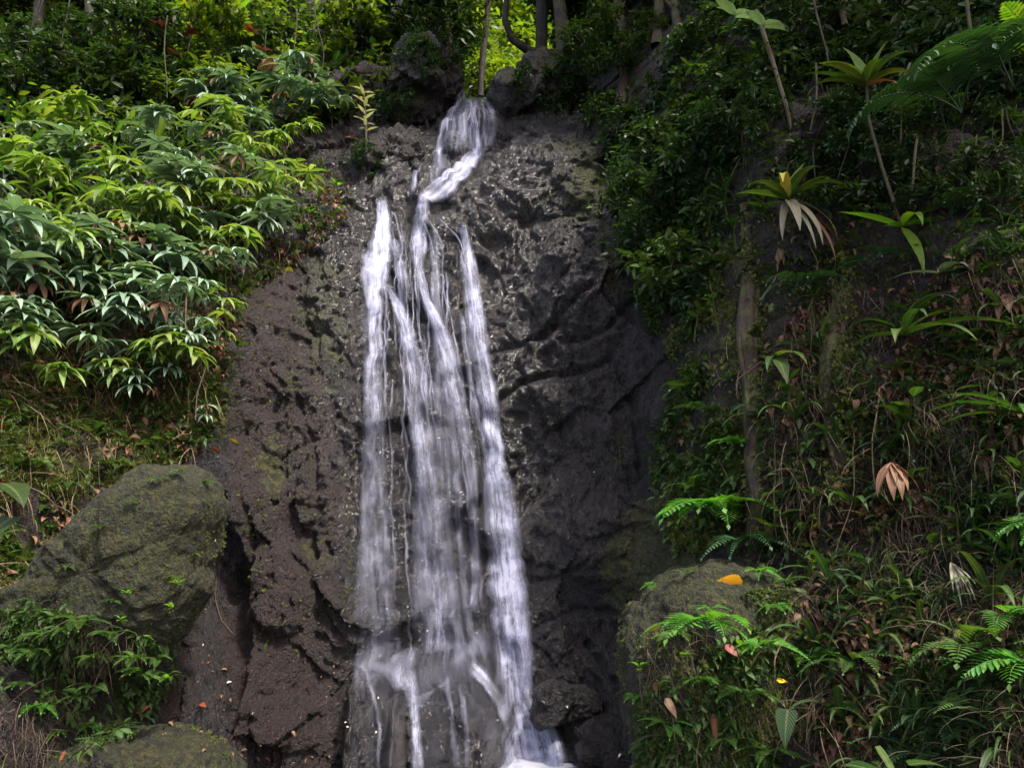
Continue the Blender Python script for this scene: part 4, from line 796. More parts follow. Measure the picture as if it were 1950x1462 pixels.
stuff('ground_cover', 'feathery low plants covering the right bank', 'ground cover', 'fernd', T6, [(RB, .6), (RE, .35)], 6500, .05, .14, -.2, .6, off=.04)
stuff('ground_cover', 'mossy olive tufts on the right bank', 'moss', 'olive', T3, [(RB, .4), (RE, .6)], 6500, .02, .055, .2, .5, off=.01, clump=3)
stuff('leaf_litter', 'brown dead leaves caught on the right bank', 'leaf litter', 'dead', T4, [(RL, .8), (RB, .3)], 3200, .03, .08, -.4, .7, off=.05)
stuff('dry_grass', 'brown dry stems and thin roots tangled over the right bank', 'dry grass', 'twig', T2, [(RL, .8), (RB, .35)], 5500, .10, .38, -.6, .8, off=.10, azs=3.1)
stuff('dry_grass', 'pale straw stems scattered over the right bank', 'dry grass', 'straw', T2, [(RL, .8), (RB, .2)], 700, .12, .32, -.5, .9, off=.07, azs=3.1)
stuff('grass', 'narrow green grass blades on the right bank', 'grass', 'mid', T5, [(RL, .8), (RB, .35)], 1500, .08, .26, 0, .5, off=.04)
stuff('grass', 'narrow green grass blades on the left bank', 'grass', 'mid', T5, LB, 700, .10, .28, 0, .5, off=.04)
BR = [(1225, 1230), (1300, 1175), (1430, 1130), (1560, 1110), (1580, 1480), (1215, 1480)]
stuff('ground_cover', 'feathery plants and moss growing over the lower part of the right boulder', 'ground cover', 'fern', T6, BR, 1500, .03, .09, -.3, .6, off=.03)
stuff('ground_cover', 'small leaves growing over the lower part of the right boulder', 'ground cover', 'mid', T1, BR, 1800, .02, .07, -.2, .6, off=.04)
stuff('moss', 'yellow green moss tufts on the lower part of the right boulder', 'moss', 'olive', T3, BR, 2200, .012, .035, .2, .5, off=.01, clump=3)
stuff('dry_grass', 'thin brown roots hanging over the lower part of the right boulder', 'dry grass', 'twig', T2, BR, 700, .08, .25, -.9, .6, off=.04)
stuff('dry_grass', 'thin roots hanging under the large left boulder', 'dry grass', 'twig', T2, LBB, 500, .08, .28, -1.0, .5, off=.04)
stuff('ground_cover', 'small dark leaves under the large left boulder', 'ground cover', 'mid', T1, LBB, 1500, .03, .08, -.3, .6, off=.05)
stuff('leaf_litter', 'brown dead leaves caught on the left bank', 'leaf litter', 'dead', T4, LB, 2200, .03, .11, -.3, .7, off=.04)
stuff('ground_cover', 'dark glossy leaves hanging over the rock right of the falls', 'ground cover', 'dark', T1, [(1130, 180), (1350, 150), (1400, 400), (1330, 600), (1200, 560), (1190, 400)], 4200, .04, .10, -.4, .5, off=.12)
stuff('ground_cover', 'sparse moss tufts and roots on the brown rock left of the falls', 'moss', 'olive', T3, [(440, 560), (690, 560), (690, 1150), (560, 1250), (440, 1200)], 900, .012, .035, .2, .5, off=.0, clump=5)
stuff('leaf_litter', 'small brown and yellow bits lying on the dark rock at the lower left', 'leaf litter', 'dead', T4, [(330, 1250), (680, 1250), (680, 1460), (300, 1460)], 130, .015, .05, -.2, .6, clump=2)
stuff('moss', 'dark hanging moss and rootlets on the brown rock', 'moss', 'twig', T2, [(430, 560), (690, 560), (690, 1450), (400, 1450)], 1500, .03, .10, -1.1, .4, off=.0, clump=3)
stuff('leaf_litter', 'pale specks of fallen petals and bits on the rock', 'leaf litter', 'whitefl', T4, [(430, 560), (1240, 560), (1220, 1440), (350, 1440)], 90, .012, .035, -.2, .6, clump=1)
# moss growing out of the boulders
pts = []
for o in [o for o in COL.objects if o.name.startswith('boulder')][:3]:
    me = o.data; co = np.zeros(len(me.vertices) * 3); me.vertices.foreach_get('co', co); co = co.reshape(-1, 3); no = np.zeros(len(co) * 3); me.vertices.foreach_get('normal', no); no = no.reshape(-1, 3)
    d = fbm(co[:, 0] * 4, co[:, 1] * 4, co[:, 2] * 4, 3) + no[:, 2] * .4; ok = np.where((no[:, 1] < .3) & (d > .05))[0]; k = RS.choice(ok, min(3800, len(ok))); pts.append(co[k] + np.array(o.location) + RS.normal(0, .006, (len(k), 3)))
stuff('moss', 'tufts of moss growing on the boulders', 'moss', 'olive', T3, None, 0, .008, .020, .3, .4, pts=np.concatenate(pts))

# ------------------------------------------------------------------ plants of the left bank
GP = 'blue green plants with drooping finger leaves'
def palm(u, v, size, n, label='blue green plant with drooping finger shaped leaves on the left bank', group=GP, out=.12, Y=None, lib='palmate'):
    p = Vector(P(u, v)) if Y is None else A(u, v, Y); nn = Vector(nrm(np.array([p.x]), np.array([p.z]))[0]); return plant('spray', 'finger_leaved_plant', p + nn * .02, lib, n, size, label, 'plant', group, stem=.35, spread=1.5)
for u, v in inpoly([(-20, 270), (320, 290), (560, 150), (660, 190), (600, 260), (560, 330), (580, 430), (500, 500), (380, 520), (300, 580), (-20, 600)], 62, 50):
    if rnd.random() < .22 or v > 400 and rnd.random() < .25: palm(u, v + 30, rnd.uniform(.8, 1.3), rnd.randint(5, 8), 'yellow green plant with finger shaped leaves on the left bank', 'yellow green finger leaved plants', lib='palmatey')
    else: palm(u, v + 30, rnd.uniform(.9, 1.5), rnd.randint(5, 8))
for u, v in inpoly([(0, 540), (420, 540), (450, 640), (360, 780), (0, 760)], 30, 50): palm(u, v, rnd.uniform(.7, 1.1), rnd.randint(3, 6), 'sparse finger leaved plant on the mossy slope below the dense foliage', 'sparse finger leaved plants on the mossy slope', lib=rnd.choice(['palmate', 'palmatey']))
for u, v, s, n, lb in [(590, 215, 1.5, 9, 'plant with large drooping finger leaves nearest the top of the falls'), (500, 185, 1.3, 9, 'finger leaved plant at the top of the left bank below the red leaves'), (420, 270, 1.5, 10, 'big bluish finger leaved plant in the middle of the upper left bank'),
                       (365, 660, 1.15, 6, 'finger leaved plant hanging alone below the orange leaves'), (175, 555, 1.25, 6, 'finger leaved plant with fine leaflets at the lower edge of the foliage'), (110, 720, 1.0, 4, 'small drooping finger leaved plant above the dry roots on the left'),
                       (430, 560, .9, 5, 'pale finger leaved plant at the right edge of the left bank foliage'), (200, 390, 1.3, 6, 'spreading finger leaved plant in the left bank foliage'), (380, 430, 1.3, 8, 'arching finger leaved plant above the reddish soil gap'), (60, 490, 1.2, 8, 'finger leaved plant at the left edge of the photo'),
                       (375, 815, .6, 3, 'tiny sprig with drooping leaves hanging in front of the rock')]: palm(u, v, s, n, lb, None)
for i, (u, v) in enumerate(inpoly([(-20, 260), (300, 290), (380, 260), (540, 330), (520, 420), (200, 450), (-20, 520)], 34, 42)):
    plant('alt', 'ginger_plant', P(u, v + 35), 'ginger', rnd.randint(7, 10), rnd.uniform(.7, 1.1), 'fresh green cane plant with lance shaped leaves on the left bank', 'plant', 'green cane plants on the left bank', stem=rnd.uniform(.4, .7))
for u, v, lb in [(375, 110, 'bright green sapling with upright leaves at the top left'), (415, 115, 'bright sapling beside the upright leaved one at the top left'), (155, 300, 'spiky fresh green plant on the left bank crest')]:
    plant('alt', 'sapling', A(u, v + 35, 9.4), 'ginger', 8, 1.1, lb, 'plant', stem=.5)
for u, v, lb in [(455, 60, 'lime green compound leaf lit by the sun at the top'), (40, 310, 'lime frond at the left edge of the crest')]:
    plant('rosette', 'sapling', A(u, v, 9.3), 'limefrond' if False else 'brightl', 6, 1.2, lb, 'plant', stem=.5)
GS = 'small leafy plants on the lower left bank'
for u, v in inpoly([(0, 620), (300, 600), (460, 640), (430, 820), (300, 900), (120, 960), (0, 900)], 34, 45): plant('spray', 'leafy_plant', P(u, v), 'midl', rnd.randint(5, 8), rnd.uniform(.6, 1.0), 'small leafy plant on the mossy lower left bank', 'plant', GS, stem=.15)
for u, v in inpoly([(0, 700), (300, 700), (300, 880), (100, 1000), (0, 1050)], 16, 55): plant('rosette', 'fern', P(u, v), 'fern', rnd.randint(4, 7), rnd.uniform(.35, .6), 'small fern on the slope above the large left boulder', 'fern', 'ferns above the large left boulder', child='frond', tilt=.3)
for u, v in inpoly([(500, 380), (640, 360), (600, 460), (520, 500)], 9, 30): plant('spray', 'leafy_plant', P(u, v), 'brightl', 5, rnd.uniform(.35, .5), 'light green leafy plant at the edge of the left bank beside the rock', 'plant', 'light green plants at the rock edge', stem=.2)
# the overhang under the big boulder
def onb(u, v, Y): return A(u, v, Y)
for u, v, s, Y in [(90, 1215, .55, 4.3), (150, 1190, .6, 4.3), (125, 1205, .5, 4.25), (205, 1215, .5, 4.3), (255, 1260, .5, 4.35), (270, 1290, .5, 4.35), (180, 1260, .45, 4.3), (60, 1250, .5, 4.2), (20, 1240, .5, 4.2), (180, 1310, .45, 4.35), (150, 1330, .4, 4.35), (300, 1260, .4, 4.4), (320, 1290, .35, 4.45), (40, 1310, .4, 4.2)]:
    plant('rosette', 'fern', onb(u, v, Y), 'fern', 6, s * .85, 'small fern hanging from the underside of the large left boulder', 'fern', 'ferns hanging under the large left boulder', child='frond', tilt=.2)
for u, v, s, lb in [(70, 1350, .62, 'bright fern at the bottom left corner'), (160, 1385, .5, 'bright fern above the low dark boulder'), (110, 1395, .45, 'small bright fern left of the low dark boulder')]:
    plant('rosette', 'fern', P(u, v), 'fernb', 6, s * .85, lb, 'fern', child='frond')
for u, v, Y in [(340, 1120, 4.35), (250, 1140, 4.3), (330, 1165, 4.3), (235, 1190, 4.3), (295, 1225, 4.3)]:
    plant('spray', 'leafy_plant', onb(u, v, Y), 'brightl', 5, .22, 'small seedling growing on the face of the large left boulder', 'plant', 'seedlings on the large left boulder', stem=.2)
for u, v, Y in [(280, 1290, 4.4), (315, 1295, 4.4), (250, 1385, 4.6)]:
    plant('spray', 'leafy_plant', onb(u, v, Y), 'brightl', 2, .4, 'pair of oval hanging leaves below the large left boulder', 'plant', 'hanging oval leaves below the large left boulder')

for u, v, s in [(345, 905, .4), (395, 925, .35), (300, 920, .35), (250, 960, .35), (130, 1085, .4), (190, 1010, .35), (215, 1150, .35), (330, 1105, .35), (370, 1060, .3), (60, 1150, .4)]:
    plant('rosette', 'fern', Vector(P(u, v)) + Vector((0, -.01, .01)), 'fern', 5, s * .6, 'tiny fern rooted in the moss on top of the large left boulder', 'fern', 'tiny ferns on the large left boulder', child='frond')
for u, v, s in [(1240, 1120, .4), (1300, 1095, .35), (1440, 1095, .5), (1490, 1115, .5), (1470, 1160, .55), (1350, 1165, .4), (1290, 1215, .6), (1210, 1330, .5), (1235, 1420, .55), (1270, 1385, .6), (1330, 1300, .6), (1420, 1330, .7), (1380, 1420, .6), (1470, 1440, .7), (1530, 1260, .7)]:
    plant('rosette', 'fern', Vector(P(u, v)) + Vector((0, -.04, .01)), rnd.choice(['fern', 'fernb']), 5, s * .85, 'fresh green fern growing on the mossy right boulder', 'fern', 'ferns growing on the right boulder', child='frond')
# ------------------------------------------------------------------ plants of the right bank
def single(name, u, v, L, W, mat, az, el, label, cat='leaf', droop=.6, shape='broad', off=.04, Y=None, fold=.2, roll=0, curl=0, segs=8, lobes=0):
    p = (Vector(P(u, v)) + Vector(nrm(np.array([P(u, v)[0]]), np.array([P(u, v)[2]]))[0]) * off) if Y is None else A(u, v, Y)
    b = MB(); b.blade((0, 0, 0), az, el, L, W, droop=droop, shape=shape, fold=fold, roll=roll, curl=curl, segs=segs)
    if name == 'fallen_leaf': p = Vector(P(u, v)) + Vector((0, -.035, .01)); o_ = link(name, b.mesh(name, M[mat])); o_.scale = (1.05 if 'bright yellow' in label else .7,) * 3; o_.location = p; return tagit(o_, label, cat)
    o = link(name, b.mesh(name, M[mat])); o.location = p; return tagit(o, label, cat)
# azimuth helpers: 0 = right in the photo, pi = left, -pi/2 = towards the viewer
def SZ(n): return 1.3 if n in ('bromeliad', 'strap_leaved_plant') else 1.0
def strapplant(name, u, v, spec, label, mat, off=.06, cat='plant', stem=None, Y=None, dead=None):
    """spec: (azimuth, elevation, length, width, droop[, material]) for every leaf"""
    p = (Vector(P(u, v)) + Vector((0, -off, 0))) if Y is None else A(u, v, Y); e = empty(name, p, label, cat)
    for s in spec:
        b = MB(); b.blade((0, 0, 0), s[0], s[1], s[2] * SZ(name), s[3] * SZ(name) * 1.1, droop=s[4], segs=9, fold=.3, shape=s[6] if len(s) > 6 else 'strap'); o = link('leaf', b.mesh('leaf', M[s[5] if len(s) > 5 and s[5] else mat]), e)
    if stem:
        b = MB(); b.tube([Vector(q) - p for q in stem], .010, .013, 6); link('stem', b.mesh('stem', M['palestem']), e)
    return e
PI = math.pi
strapplant('bromeliad', 1650, 165, [(PI * .62, 1.35, .36, .085, .5, 'ginger', 'lance'), (PI * .9, 1.0, .30, .10, .9, 'ginger', 'broad'), (.3, 1.15, .38, .06, .3, 'ginger', 'lance'), (-2.7, .5, .40, .05, 1.6, 'olive'), (-2.9, .2, .42, .055, 1.5, 'mid'), (-.5, .6, .28, .06, 2.3, 'olive'),
            (-1.6, .8, .22, .07, 2.0, 'ginger'), (-.9, .9, .3, .05, 2.0, 'mid'), (PI, .5, .36, .04, .9, 'mid'), (-1.2, -.2, .24, .05, 1.0, 'dead')], 'tall cane topped by a rosette with two upright bright leaves at the upper right', 'ginger', Y=4.75, stem=[A(1650, 165, 4.75), A(1655, 230, 4.78), A(1680, 320, 4.78), A(1700, 380, 4.75), A(1714, 420, 4.7)])
strapplant('strap_leaved_plant', 1716, 432, [(PI * .93, .45, .30, .06, .25, 'bright', 'lance'), (.35, .55, .20, .065, .3, 'ginger', 'lance'), (-.1, .15, .26, .07, .1, 'bright', 'lance'), (-PI * .85, .0, .14, .05, .6, 'ginger', 'lance'), (-1.5, -.9, .34, .055, .75, 'bright', 'lance'), (-.35, .5, .42, .04, .7, 'mid', 'lance'), (-1.6, .4, .26, .05, 2.4, 'bright', 'lance')],
           'bright lime green plant with crossed lance leaves right of the bromeliad', 'bright', Y=4.6)
strapplant('bromeliad', 1500, 380, [(PI * .75, 1.1, .18, .075, .3, 'palm', 'lance'), (PI * .98, .35, .28, .07, .6, 'ginger', 'strap'), (-2.6, .5, .34, .05, 1.6, 'mid'), (.6, 1.1, .34, .06, .4, 'ginger', 'lance'), (.3, .8, .36, .05, .8, 'ginger'), (.1, .6, .34, .045, 1.1, 'mid'), (-.4, .6, .36, .05, 1.9, 'mid'), (-1.2, .9, .3, .06, 2.0, 'mid'), (-2.0, .7, .34, .05, 2.4, 'ygreen'),
            (-1.7, -.6, .34, .055, 1.0, 'greyleaf'), (-1.2, -.7, .42, .05, .9, 'greyleaf'), (-2.2, -.8, .34, .04, .8, 'greyleaf'), (-.7, -.5, .40, .045, 1.2, 'greyleaf'), (-.9, -.8, .50, .055, .8, 'dead'), (-.4, -.7, .50, .035, .9, 'dead'), (-1.4, -.8, .44, .03, .7, 'greyleaf')],
           'bromeliad with grey and brown dead leaves hanging below it', 'mid', Y=4.95)
strapplant('strap_leaved_plant', 1720, 640, [(PI * .93, .2, .28, .055, 1.6, None, 'lance'), (-2.2, .2, .26, .05, 1.6, None, 'lance'), (-1.35, .1, .42, .06, 1.2, None, 'lance'), (-.8, .2, .50, .065, 1.1, None, 'lance'), (-.1, .8, .40, .05, 2.2, 'ginger'), (.2, .5, .52, .035, 1.2), (2.5, .9, .2, .05, 2.0), (-1.6, .9, .26, .045, 2.4, None, 'lance'), (-.2, .1, .55, .02, .9), (2.9, .9, .3, .03, 2.6)],
           'strap leaved plant with long drooping blades on the right bank', 'mid', Y=4.15)
strapplant('strap_leaved_plant', 1735, 600, [(.35, 1.0, .22, .045, 2.4, 'ginger'), (2.8, 1.0, .18, .035, 2.4, 'mid'), (-.1, .6, .36, .035, 1.9, 'ginger'), (-1.3, .5, .3, .05, 1.8, 'mid'), (.1, .9, .34, .03, 2.0, 'mid')], 'small strap plant arching under the lime green plant', 'mid', Y=4.35)
strapplant('strap_leaved_plant', 1960, 790, [(PI * .9, .2, .34, .055, 1.0, None, 'lance'), (PI * .8, .5, .40, .05, 1.4), (PI, .5, .42, .03, 1.2), (-2.2, .3, .3, .05, 1.5)], 'strap leaves reaching in from the right edge of the photo', 'mid', Y=3.6)
strapplant('strap_leaved_plant', 1475, 680, [(-1.7, -.4, .30, .065, .9, 'mid', 'lance'), (-1.3, .1, .28, .05, 1.4, 'ginger'), (-.2, .5, .28, .035, 1.8, 'ginger', 'lance'), (-2.1, -.1, .24, .04, 1.2, 'mid')], 'ribbed hanging leaves beside the brown root column', 'mid', Y=4.75)
strapplant('strap_leaved_plant', 1790, 520, [(PI, .1, .26, .03, .8, 'palm', 'lance'), (.2, .3, .30, .04, 1.2, 'palm', 'lance'), (-1.5, .2, .2, .06, 1.2, 'palm', 'lance'), (-.4, .1, .24, .03, .8, 'palm', 'lance')], 'bluish leaved sprig above the curled orange leaf', 'palm', Y=4.3)
for u, v, lb in [(1400, 30, 'pair of greyish green oval leaves on a climbing stem at the top'), (1455, 50, 'climber leaves beside the oval leaved stem at the top')]:
    strapplant('climbing_plant', u, v, [(2.2, .9, .26, .09, .3, 'palm', 'lance'), (-2.4, .2, .3, .08, .8, 'palm', 'lance'), (.3, .3, .24, .10, .9, 'palm', 'broad'), (-1.2, -.2, .2, .07, .8, 'palm', 'lance')], lb, 'palm', Y=5.4)
# long pinnate fronds at the upper right
def fronds(u, v, Y, n, size, label, lib='palmfrond', lean=-PI / 2, spread=.8, cat='fern', tilt=.2):
    return plant('rosette', 'palm_fern', A(u, v, Y), lib, n, size, label, cat, None, lean=lean, spread=spread, child='frond', tilt=tilt)
fronds(1930, 170, 3.9, 5, .85, 'large fern with long ribbed fronds drooping at the right edge', lean=-2.1)
fronds(1830, 215, 4.3, 4, .8, 'large fern with ribbed fronds left of the one at the right edge', lean=-2.3, spread=.7)
e = fronds(2000, 120, 3.9, 3, .6, 'bright green palm frond fanning in from the upper right edge', 'limefrond', lean=PI, spread=.5)
fronds(1910, 1180, 3.3, 3, .9, 'lacy pale green fern at the lower right edge', 'fernb', lean=-1.6, spread=.6)
# ferns, one by one
for u, v, s, n, lib, lb in [(1352, 985, 1.1, 9, 'fernb', 'bright fern arching in front of the dark hollow under the root column'), (1325, 1190, 1.0, 6, 'fernb', 'star shaped fresh fern on the mossy right boulder'), (1385, 860, .5, 5, 'fernb', 'little bright fern on the edge of the right bank'), (1410, 1050, .7, 6, 'fernd', 'dark fern draped just above the right boulder'),
                            (1430, 1225, .6, 4, 'fernb', 'light green seedling fern right of the star shaped fern'), (1915, 1265, .75, 5, 'fernb', 'pale lacy fern near the right edge'), (1790, 1245, .85, 4, 'fern', 'long hanging fern frond on the lower right bank'), (1580, 1255, .7, 4, 'fern', 'hanging fern beside the mossy clump on the lower right'),
                            (1940, 1010, .6, 5, 'fernb', 'green fern at the right edge in the middle'), (1310, 940, .5, 5, 'fern', 'fern at the left of the bright arching fern'), (1505, 570, .6, 5, 'fernd', 'bluish feathery fern on the root column'), (1640, 520, .5, 4, 'fernd', 'dark feathery fern right of the hanging dead leaves'),
                            (1290, 760, .7, 4, 'fern', 'narrow fern hanging down the left edge of the right bank')]:
    p = Vector(P(u, v)) + Vector((0, -.20, 0)); plant('rosette', 'fern', p, lib, n + 1, s * (1.45 if v < 1150 or u > 1700 else 1.1), lb, 'fern', child='frond', spread=1.6, tilt=.25)
GF = 'small ferns among the litter of the right bank'
for u, v in inpoly(RB, 95, 48):
    p = Vector(P(u, v)) + Vector((0, -.04, 0)); plant('rosette', 'fern', p, rnd.choice(['fernd', 'fern', 'fernd']), rnd.randint(4, 6), rnd.uniform(.35, .8), 'small green fern among the dry stems of the right bank', 'fern', GF, child='frond', spread=1.5)
for u, v in inpoly(RB, 95, 46):
    plant('spray', 'leafy_plant', Vector(P(u, v)) + Vector((0, -.05, 0)), rnd.choice(['midl', 'darkl', 'midl', 'midl']), rnd.randint(3, 6), rnd.uniform(.5, 1.2), 'small broad leaved plant on the shaded right bank', 'plant', 'small leafy plants on the right bank', stem=.25)
for u, v in inpoly(RL, 46, 65):
    plant('rosette', 'strap_leaved_plant', Vector(P(u, v)) + Vector((0, -.08, 0)), 'strapd', rnd.randint(4, 8), rnd.uniform(.45, 1.05), 'small arching strap leaved tuft on the right bank', 'plant', 'strap leaved tufts on the right bank', spread=1.6, tilt=.4)
for u, v in inpoly([(1150, 180), (1350, 200), (1400, 500), (1340, 640), (1230, 560), (1200, 400)], 30, 40):
    plant('spray', 'leafy_plant', Vector(P(u, v)) + Vector((0, -.08, 0)), 'darkl', rnd.randint(5, 8), rnd.uniform(.7, 1.0), 'dark glossy leaved creeper over the rock right of the falls', 'plant', 'dark creepers right of the falls', stem=.3)
for u, v, s, lb in [(1180, 885, .75, 'fresh green sprig growing from the rock right of the falls'), (1225, 830, .5, 'small sprig above the orange leaf'), (1215, 1290, .6, 'light green seedling on the left edge of the right boulder'), (1240, 1330, .55, 'pair of pale leaves lower on the right boulder'), (1225, 1385, .5, 'seedling beside the yellow moss at the bottom'), (1170, 900, .5, 'leaf sprig hanging beneath the fresh green sprig'),
                    (1295, 1265, .45, 'dark seedling under the star shaped fern'), (1400, 1265, .7, 'three lobed light green plant on the right boulder'), (1540, 1100, .6, 'pale cluster plant beyond the yellow leaf'), (1190, 590, .6, 'green creeper tip at the edge of the dark rock')]:
    plant('spray', 'leafy_plant', Vector(P(u, v)) + Vector((0, -.03, 0)), 'brightl' if v > 1000 else 'midl', 6, s * .62 if v > 1000 else s * 1.1, lb, 'plant', stem=.3)
# big leaves
for u, v, Y, L, W, mat, az, el, lb in [(22, 985, 3.9, .34, .26, 'mid', -2.0, -.7, 'huge heart shaped leaf cut by the left edge of the photo'), (5, 920, 3.9, .3, .2, 'mid', -.6, -.2, 'second broad leaf above the huge heart shaped one'), (1500, 1350, 3.6, .17, .10, 'crownd', -2.2, -.9, 'large dark ribbed leaf at the bottom right'),
                                       (1610, 1455, 3.3, .20, .13, 'crownd', -.9, .1, 'glossy dark green leaf cut by the bottom edge'), (1730, 1455, 3.2, .14, .09, 'mid', -.2, .2, 'bluish leaf at the bottom edge right of the glossy one'), (1670, 1420, 3.3, .26, .05, 'mid', -1.0, -.9, 'narrow upright leaf between the bottom edge leaves')]:
    single('large_leaf', u, v, L, W, mat, az, el, lb, 'leaf', droop=.7, shape='heart', Y=Y, fold=.12, segs=10)
# fallen leaves
for a in [(1410, 1112, .155, .085, 'yellow', PI, .05, 'bright yellow leaf lying on the mossy right boulder', 4.05, .5, 1.1), (1255, 1195, .14, .07, 'ygreen', PI + .2, -.15, 'yellow green leaf on the left shoulder of the right boulder', 4.08, .4, .9),
          (1560, 1003, .11, .08, 'ygreen', PI, -.2, 'folded yellow leaf by the small ferns right of the hollow', 4.3, .5, .8), (1790, 638, .20, .08, 'orange', 0, .0, 'curled orange brown leaf on the upper right bank', 4.1, .3, 1.0), (1690, 960, .13, .11, 'red', -2.6, -.5, 'dark red leaf in the middle of the right bank', 3.95, .4, .8),
          (1355, 1360, .20, .06, 'red', -1.6, -1.2, 'long red brown leaf hanging at the bottom right', 3.85, .3, .9), (1378, 1230, .12, .07, 'red', -.6, -.6, 'brown leaf tucked under the star shaped fern', 4.0, .4, .6), (1575, 1375, .16, .07, 'pink', -.2, -.35, 'crumpled pink leaf on the lower right bank', 3.5, .5, .7),
          (1265, 1330, .15, .06, 'pink', -.7, -.9, 'spotted pinkish leaf on the front of the right boulder', 3.95, .3, .8), (1250, 870, .13, .09, 'orange', .3, .1, 'orange leaf caught above the fresh green sprig', 5.2, .4, .8), (1475, 1297, .08, .05, 'yellow', 0, 0, 'small yellow leaf low on the right bank', 3.75, .4, .6),
          (1245, 1300, .10, .045, 'orange', -1.5, -1.0, 'small orange leaf among the boulder seedlings', 4.0, .3, .6), (1180, 1290, .13, .06, 'ygreen', .3, .25, 'pale yellow leaf at the edge of the right boulder', 4.2, .3, .8), (1215, 1060, .04, .05, 'dead', 0, 0, 'small brown bit on the right boulder top', 4.6, .3, .5),
          (265, 640, .26, .07, 'orange', .2, .1, 'long orange dead leaf on the left bank', 6.0, .5, .8), (280, 665, .22, .07, 'orange', .3, .2, 'orange dead leaf below the long one on the left bank', 5.95, .5, .8), (245, 695, .20, .06, 'pink', 0, -.1, 'pinkish dead leaf lowest of the three on the left bank', 5.9, .5, .8), (455, 845, .15, .08, 'ygreen', PI, .3, 'yellow leaf stuck on the brown rock', 5.9, .5, .6),
          (420, 860, .18, .09, 'orange', PI - .3, .1, 'orange curled leaf beside the yellow one on the brown rock', 5.95, .5, .6), (560, 520, .16, .12, 'ygreen', PI, .1, 'lime yellow leaf at the edge of the left bank', 6.7, .5, .7), (265, 1358, .12, .06, 'orange', .7, .5, 'orange leaf under the boulder overhang', 4.5, .3, .7), (385, 1340, .10, .05, 'orange', -.6, -.1, 'small orange leaf on the dark rock near the bottom', 5.0, .3, .6),
          (77, 1215, .12, .04, 'pink', PI / 2, 1.3, 'pink upright leaf among the boulder ferns', 4.15, .1, .3), (435, 1300, .05, .04, 'whitefl', 0, .2, 'white fleck on the dark rock', 5.1, .2, .4), (660, 265, .3, .12, 'orange', 0, -.1, 'orange dead leaves beside the pale sapling', 8.0, .6, .7), (1243, 925, .10, .035, 'whitefl', 1.4, 1.2, 'pale pink petal on the rock right of the falls', 5.3, .2, .5),
          (130, 1430, .10, .05, 'red', -1.5, -.9, 'reddish leaf left of the low dark boulder', 4.3, .2, .5), (510, 1225, .14, .05, 'mid', -1.6, -1.1, 'lone green leaf hanging on the brown rock', 5.6, .2, .5), (505, 1205, .1, .05, 'bright', 2.6, .3, 'tiny lime leaf above the lone green leaf', 5.6, .3, .6), (1110, 870, .05, .03, 'orange', 0, 1.2, 'tiny orange fleck on the dark rock face', 6.3, .2, .5)]:
    u, v, L, W, mt, az, el, lb, Y, dr, rl = a; single('fallen_leaf', u, v, L, W, mt, az, el, lb, 'leaf', droop=dr, Y=Y, roll=rl, fold=.15, segs=8)
# dead leaf fans
for u, v, Y, mt, lb in [(1697, 880, 3.9, 'dead', 'brown fan of dead leaves hanging like a claw on the right bank'), (1810, 1070, 3.6, 'greyleaf', 'pale grey dead fan of narrow leaflets on the lower right bank'), (1915, 560, 3.9, 'dead', 'crumpled brown dead leaf near the right edge'), (1920, 640, 3.9, 'dead', 'torn brown leaf below the crumpled one at the right edge')]:
    strapplant('dead_leaf_fan', u, v, [(-1.6 + q, -.75 + rnd.uniform(-.2, .2), rnd.uniform(.16, .24), .05 if mt == 'dead' else .012, .8, mt, 'lance') for q in ((-1.1, -.5, .0, .5, 1.0) if mt == 'dead' else (-.5, -.3, -.1, .1, .3, .5, .7))], lb, mt, Y=Y, cat='dead leaf')
# root columns and saplings on the right bank
def rope(name, label, pts, r0, r1, mat, cat, group=None, k=8, wob=.0, split=0):
    p0 = Vector(pts[0]); e = MB(); q = [Vector(p) - p0 for p in pts]; out = []
    if r0 > .03: e.trunk(q, r0, r1, 18, .42, .035)
    else:
        n = 14; f = rnd.uniform(.3, .5); g_ = rnd.uniform(0, 6)
        for i in range(n):
            t = i / (n - 1) * (len(q) - 1); j = min(int(t), len(q) - 2); out.append(q[j].lerp(q[j + 1], t - j) + Vector((wob * 1.6 * math.sin(i * f + g_), wob * math.cos(i * f * .8), 0)))
        e.tube(out, r0, r1, k)
    for s in range(split): e.trunk([Vector(a) + Vector((r0 * 1.1 * math.sin(s * 2.3 + i * .7), -r0 * .7, 0)) for i, a in enumerate(q)], r0 * .36, r1 * .3, 9, .4, .04)
    o = link(name, e.mesh(name, M[mat])); o.location = p0; return tagit(o, label, cat, group)
def PT(u, v, q): return Vector(P(u, v)) + Vector((0, q, 0))
rope('tree_root', 'thick brown root column running down the right bank', [PT(1432, 380, .12), PT(1428, 460, .04), PT(1425, 540, -.03), PT(1416, 650, -.05), PT(1430, 760, -.05), PT(1438, 880, -.03), PT(1446, 960, -.02), PT(1455, 1040, .10)], .050, .075, 'bark2', 'root', split=5)
rope('tree_root', 'mossy green trunk right of the brown root column', [PT(1612, 480, .10), PT(1600, 560, .0), PT(1575, 700, -.03), PT(1582, 820, -.02), PT(1604, 900, .0), PT(1615, 960, .1)], .040, .055, 'bark2', 'root', split=4)
ROOTP = [hits(np.array([u0 + RS.normal(0, 14) for _ in range(70)]), np.linspace(v0, v1, 70)) for u0, v0, v1 in ((1425, 400, 1040), (1592, 500, 960))]
ROOTP = np.concatenate(ROOTP); ROOTP = np.repeat(ROOTP, 9, 0) + RS.normal(0, 1, (len(ROOTP) * 9, 3)) * [.04, .02, .03] + [0, -.10, 0]
